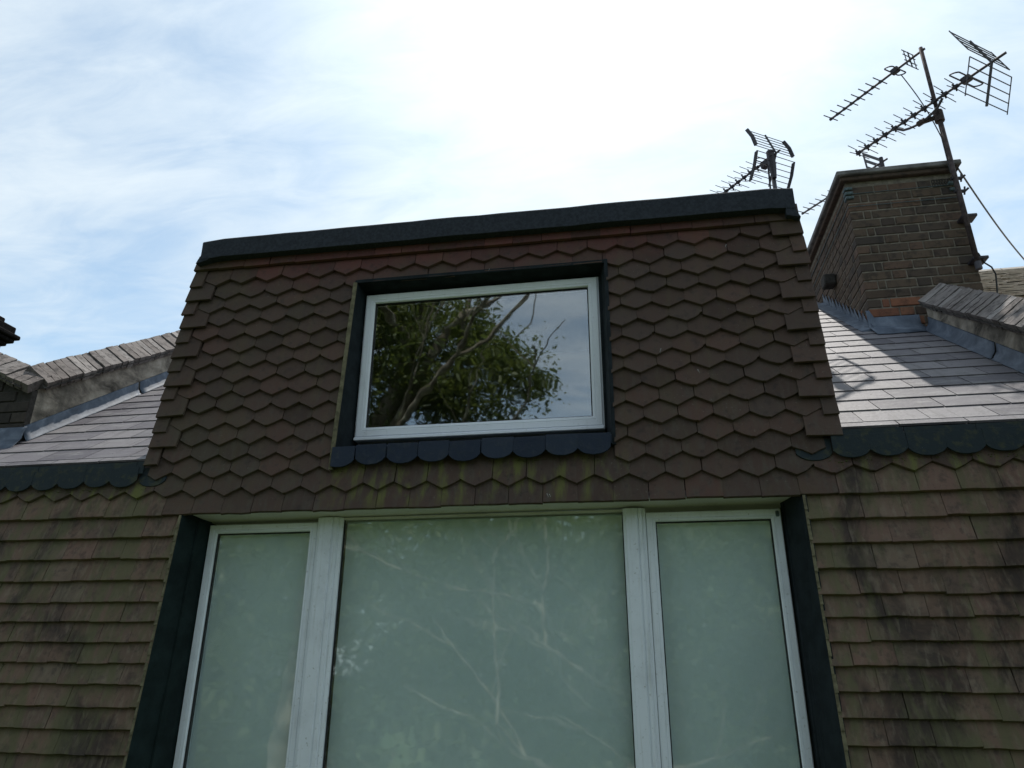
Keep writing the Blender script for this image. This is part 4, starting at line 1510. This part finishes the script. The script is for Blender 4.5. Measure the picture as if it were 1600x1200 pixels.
# mast strapped to the chimney
MX, MY = 2.582, 5.160
KS = MY / 4.98
mast = empty('aerial_mast', (MX, MY, 2.75), 'rusty steel mast strapped to the right front corner of the brick chimney', 'mast')
inv = Matrix.Translation(mast.location).inverted()
def mp_(name, bm, mat, smooth=False):
    o = obj(name, bm, mat, mast, smooth=smooth); o.matrix_basis = inv; return o
bm = bmesh.new(); rod(bm, (MX, MY, 2.75), (MX, MY, 4.14), .0195, 12)
mp_('pole', bm, M['rust'], True)
bm = bmesh.new(); rod(bm, (MX, MY, 4.08), (MX, MY, 4.885), .0155, 12)
mp_('pole', bm, M['rust'], True)
bm = bmesh.new(); rod(bm, (MX, MY, 2.745), (MX, MY, 2.805), .023, 10)
mp_('pole_cap', bm, M['alu'])
for zz in (2.83, 3.20):
    bm = bmesh.new(); box(bm, MX - .022, MX + .085, MY - .006, MY + .10, zz, zz + .024); bevel(bm, .004)
    mp_('wall_bracket', bm, M['plastic'])
for zz in (3.435, 3.555):
    bm = bmesh.new(); rod(bm, (MX - .03, MY, zz), (MX + .05, MY + .01, zz), .014, 8)
    rod(bm, (MX + .05, MY + .01, zz), (MX + .075, MY + .0, zz + .02), .008, 6); rod(bm, (MX + .04, MY + .01, zz - .03), (MX + .055, MY + .01, zz + .04), .007, 6)
    mp_('clamp', bm, M['plastic'])
    bm = bmesh.new()
    ring = [(KX0 - .006, KY0 - .008), (KX1 + .006, KY0 - .008), (KX1 + .006, KY1 + .006), (KX0 - .006, KY1 + .006), (KX0 - .006, KY0 - .008)]
    for a, b in zip(ring, ring[1:]): rod(bm, (*a, zz), (*b, zz), .003, 5)
    mp_('lashing_wire', bm, M['strap'])
for (xx, yy) in ((KX0, KY0), (KX1 - .045, KY0)):
    for j in range(3 if xx == KX0 else 2):
        zz = 3.51 + j * .042 if xx == KX0 else 3.50 + j * .06
        bm = bmesh.new(); box(bm, xx - .012, xx + .052, yy - .014, yy + .05, zz, zz + .028); bevel(bm, .008, 2)
        mp_('corner_plate', bm, M['strap'])

up_a = empty('tv_aerial', (2.50, 4.96, 4.68), 'slim tv aerial with plain single rods at the top of the chimney mast', 'aerial', None)
up_rear = Vector((MX, MY, 4.681 * KS)) - BD * .03
aerial_parts(up_a, up_rear, .955, 'plain', [.42 + .0755 * i for i in range(8)], .096, {'kind': 'small', 'at': .135, 'dipole': .275, 'dh': .085, 'box': .032})
low_a = empty('tv_aerial', (2.45, 4.95, 4.15), 'long tv aerial with crossed rods and open grid reflector midway up the chimney mast', 'aerial', None)
low_rear = Vector((2.79, 4.49, 4.113)) * KS
aerial_parts(low_a, low_rear, 1.285, 'x', [.385 + .0885 * i for i in range(11)], .115,
             {'kind': 'corner', 'at': .105, 'up': (.086, .275), 'down': (.128, .305), 'hw': .275, 'n': 5, 'dipole': .30, 'dh': .15, 'box': .034})
inv = Matrix.Translation(low_a.location).inverted()
bm = bmesh.new()
p0 = low_rear + BD * .50 - UPV * .02; p1 = low_rear + BD * .90 - UPV * .02
cM = Vector((MX, MY, low_rear.z - .085))
pts = []
for i in range(9):
    t = i / 8
    q = p0.lerp(p1, t); q.z -= .085 * math.sin(math.pi * min(1, max(0, t))) ** .55
    pts.append(q)
tube(bm, pts, .0105, 8)
o = obj('cradle_arm', bm, M['alu'], low_a, smooth=True); o.matrix_basis = inv
bm = bmesh.new()
q = pts[4]; rod(bm, q - BD * .03, q + BD * .03, .024, 8); rod(bm, q, (MX, MY, q.z), .02, 8)
rod(bm, (MX, MY, q.z - .05), (MX, MY, q.z + .05), .036, 10)
o = obj('mast_clamp', bm, M['rust'], low_a); o.matrix_basis = inv

# aerial standing on the roof behind the dormer kerb
c_rear = Vector((1.402, 5.452, 4.213)) - BD * .01
C = empty('tv_aerial', (1.385, 5.52, 2.42), 'tv aerial with curved grid reflector rising behind the right end of the dormer kerb', 'aerial', None)
aerial_parts(C, c_rear, .78, 'x', [.27 + .078 * i for i in range(7)], .115,
             {'kind': 'corner', 'at': .045, 'up': (.066, .235), 'down': (.147, .25), 'hw': .228, 'n': 6, 'rails': 'flat', 'dipole': .17, 'dh': .09, 'box': .042, 'boxdrop': .03}, 0.85)
inv = Matrix.Translation(C.location).inverted()
bm = bmesh.new(); rod(bm, (1.337, 5.52, zSl(2.4)), (1.337, 5.52, 4.235), .0185, 10)
o = obj('pole', bm, M['alu'], C, smooth=True); o.matrix_basis = inv
bm = bmesh.new(); rod(bm, (1.25, 5.58, zSl(2.4)), (1.31, 5.53, 4.115), .008, 8)
o = obj('brace', bm, M['alu'], C); o.matrix_basis = inv
bm = bmesh.new(); rod(bm, (1.337, 5.50, 4.10), (1.337, 5.50, 4.25), .035, 8); rod(bm, (1.337, 5.49, 3.96), (1.337, 5.50, 4.10), .02, 8, .035)
o = obj('mast_clamp', bm, M['plastic'], C); o.matrix_basis = inv

# aerial behind the chimney cap
D_rear = Vector((2.90, 7.02, 5.17))
Dd = empty('tv_aerial', (2.80, 7.15, 3.60), 'small tv aerial with flat slatted reflector peeping over the chimney cap', 'aerial', None)
aerial_parts(Dd, D_rear, 1.17, 'plain', [.52 + .09 * i for i in range(8)], .10, {'kind': 'panel', 'at': .16, 'dipole': .30, 'dh': .10, 'box': .035})
inv = Matrix.Translation(Dd.location).inverted()
bm = bmesh.new(); q = D_rear + BD * .07; rod(bm, (q.x, q.y, 3.5), (q.x, q.y, 5.23), .022, 10)
o = obj('pole', bm, M['plastic'], Dd); o.matrix_basis = inv

# cables
bm = bmesh.new()
a, b = Vector((2.64, 5.20, 3.67)), Vector((4.20, 7.42, 3.93))
pts = []
for i in range(15):
    t = i / 14; q = a.lerp(b, t); q.z -= .07 * math.sin(math.pi * t); pts.append(q)
tube(bm, pts, .0072, 6)
tag(obj('cable', bm, M['cable'], smooth=True), 'grey cable running from the chimney top down to the right-hand roof', 'cable')
bm = bmesh.new()
pts = [Vector(p) for p in ((MX + .02, MY, 2.88), (MX + .05, MY + .01, 2.80), (MX + .10, MY + .03, 2.77), (MX + .125, MY + .05, 2.72), (MX + .12, MY + .07, 2.62), (MX + .10, MY + .10, 2.45), (MX + .08, MY + .10, 2.2))]
tube(bm, pts, .006, 6)
tag(obj('cable', bm, M['blackcable'], smooth=True), 'short black cable looping down from the foot of the chimney mast', 'cable')
bm = bmesh.new()
pts = [up_rear + BD * .28 - LAT * -.085 - UPV * .01]
e_ = Vector((MX - .02, MY, 3.95))
for i in range(1, 9):
    t = i / 8; q = pts[0].lerp(e_, t); q.x += .02 * math.sin(t * math.pi); pts.append(q)
pts.append(Vector((MX - .024, MY - .004, 3.6)))
tube(bm, pts, .0045, 5)
tag(obj('cable', bm, M['blackcable'], smooth=True), 'thin black cable dropping from the upper aerial to the mast', 'cable')

# ------------------------------------------------------------------ trees facing the house (seen in the panes)
def limb_path(p, d, L, n, wob):
    pts = [Vector(p)]
    d = Vector(d).normalized()
    for i in range(n):
        d = (d + Vector((random.uniform(-wob, wob), random.uniform(-wob, wob), random.uniform(-wob * .6, wob)))).normalized()
        pts.append(pts[-1] + d * L / n)
    return pts, d
def taper(bm, pts, ra, rb, n=8):
    prev = None
    N = len(pts) - 1
    for i, p in enumerate(pts):
        d = (pts[min(i + 1, N)] - pts[max(i - 1, 0)]).normalized()
        a = d.orthogonal().normalized() if prev is None else (pa - d * pa.dot(d)).normalized()
        pa = a
        b = d.cross(a)
        r = ra + (rb - ra) * i / N
        ring = [bm.verts.new(p + (a * math.cos(2 * math.pi * j / n) + b * math.sin(2 * math.pi * j / n)) * r) for j in range(n)]
        if prev:
            for j in range(n):
                bm.faces.new((prev[j], prev[(j + 1) % n], ring[(j + 1) % n], ring[j]))
        prev = ring

def tree(base, crowns, n_leaf, leaf, label, mat, limbs=None, trunk_r=.38, fork=None, seed=1, dens_clump=0.55):
    random.seed(seed)
    root = empty('tree', base, label, 'tree')
    inv = Matrix.Translation(root.location).inverted()
    bm = bmesh.new()
    base = Vector(base)
    fork = Vector(fork)
    mid_ = base.lerp(fork, .5) + Vector((.15, .1, 0))
    taper(bm, [base - Vector((0, 0, .3)), base.lerp(mid_, .5), mid_, mid_.lerp(fork, .5), fork], trunk_r * 1.25, trunk_r * .8, 12)
    tips = []
    def grow(p, d, L, r, lvl):
        pts, dd = limb_path(p, d, L, 5, .22)
        taper(bm, pts, r, r * .5, 6 if lvl else 8)
        tips.extend(pts[2:])
        if lvl >= 3: return
        for i in range(3 if lvl < 2 else 2):
            q = pts[random.randint(2, 5)]
            nd = (dd + Vector((random.uniform(-1, 1), random.uniform(-1, 1), random.uniform(-.35, .7)))).normalized()
            grow(q, nd, L * random.uniform(.5, .75), r * .48, lvl + 1)
    for d, L, r in limbs:
        grow(fork, d, L, r, 0)
    o = obj('trunk', bm, M['bark'], root, smooth=True); o.matrix_basis = inv
    # leaf clumps gathered round points in the crown lobes
    verts = []; faces = []
    clumps = []
    tot = sum(c[3] for c in crowns)
    for (cx, cy_, cz_, wgt, rx, ry, rz) in crowns:
        for _ in range(int(240 * wgt / tot * 2.0)):
            while True:
                v = Vector((random.uniform(-1, 1), random.uniform(-1, 1), random.uniform(-1, 1)))
                if .15 < v.length < 1: break
            v = v.normalized() * (v.length ** .55)
            clumps.append((Vector((cx + v.x * rx, cy_ + v.y * ry, cz_ + v.z * rz)), random.uniform(.16, .42) * dens_clump / .55))
    for t in tips:
        if any(((t.x - c[0]) / c[4]) ** 2 + ((t.y - c[1]) / c[5]) ** 2 + ((t.z - c[2]) / c[6]) ** 2 < 1.25 for c in crowns):
            clumps.append((t, random.uniform(.2, .4)))
    per = max(6, n_leaf // len(clumps))
    for c, rad in clumps:
        hang = random.uniform(-.2, .2)
        for _ in range(int(per * random.uniform(.5, 1.5))):
            p = c + Vector((random.gauss(0, rad), random.gauss(0, rad), random.gauss(0, rad * .7)))
            s = leaf * random.uniform(.6, 1.25)
            u = Vector((random.uniform(-1, 1), random.uniform(-1, 1), random.uniform(-.9, .35))).normalized()
            nrm = Vector((random.uniform(-.8, .8), random.uniform(-.8, .8), 1)).normalized()
            w = u.cross(nrm).normalized()
            i0 = len(verts)
            verts += [tuple(p), tuple(p + u * s * .45 + w * s * .45), tuple(p + u * s * 1.05 - nrm * s * .12), tuple(p + u * s * .45 - w * s * .45)]
            faces.append((i0, i0 + 1, i0 + 2)); faces.append((i0, i0 + 2, i0 + 3))
    me = bpy.data.meshes.new('crown')
    me.from_pydata(verts, [], faces)
    me.materials.append(mat)
    o = obj('crown', me, None, root); o.matrix_basis = inv
    o['kind'] = 'stuff'
    return root

# the big plane tree: forks low, heavy limbs reaching to the right in the reflection
tree((-7.0, -6.2, GZ), [(-6.6, -6.6, 6.4, 1.5, 2.3, 1.9, 2.5), (-4.3, -6.4, 6.4, .8, 1.35, 1.3, 1.5), (-3.0, -6.3, 5.2, .55, 1.3, 1.2, .9), (-7.6, -6.6, 2.2, 1.3, 2.6, 2.0, 2.2), (-4.2, -6.8, 1.2, 1.2, 2.2, 2.0, 2.0), (-5.2, -6.2, 8.2, .35, 1.0, 1.0, .7)],
     80000, .088, 'large plane tree with mottled limbs reflected in the dormer window', M['leaf'],
     [((.62, 0, .95), 5.2, .27), ((.05, -.2, 1), 5.4, .25), ((1, .1, .75), 4.2, .13), ((-.6, .1, .7), 4.0, .16), ((.9, .3, -.05), 4.2, .11), ((.5, .3, .1), 4.0, .09)],
     .40, (-5.9, -6.4, 3.4), 5)
tree((2.2, -8.0, GZ), [(1.2, -7.8, 0.9, 1.4, 3.2, 2.0, 2.7), (-1.6, -8.0, 0.9, 1.0, 2.2, 1.8, 2.5), (3.8, -8, 0.2, .9, 2.2, 2.0, 2.6)],
     95000, .095, 'broad leafy tree reflected in the wide window right of the plane tree', M['leaf2'],
     [((.2, 0, 1), 3.4, .15), ((-.7, .2, .7), 3.6, .14), ((.8, .2, .5), 3.4, .13), ((-1, .3, .2), 3.4, .09), ((-.75, .85, .55), 4.8, .13), ((-.95, .75, .1), 4.6, .10), ((.25, .95, .7), 4.0, .11)],
     .30, (1.6, -7.9, -1.6), 9)
for (x, y, h, sd, lab) in ((-14, -17, 7.4, 21, 'distant dark tree beyond the plane tree, leftmost in the reflections'), (-5.5, -20, 7.6, 22, 'distant dark tree showing low between the trunks in the reflections'), (3, -19, 7.0, 23, 'distant rounded tree low behind the broad leafy tree'), (11, -17, 6.0, 24, 'distant bushy tree at the right end of the reflected row')):
    tree((x, y, GZ), [(x, y, h - 3.6, 1.2, 4.6, 3, 3.4), (x + 1.5, y, h - 7, 1.0, 5.0, 3, 3.8), (x - 1.6, y, h - 10, 1.0, 5.0, 3, 3.8)], 36000, .27, lab, M['leaf2'], [((.3, 0, 1), 4, .2), ((-.5, 0, .8), 4, .18)], .35, (x + .3, y, -3), sd, 1.0)
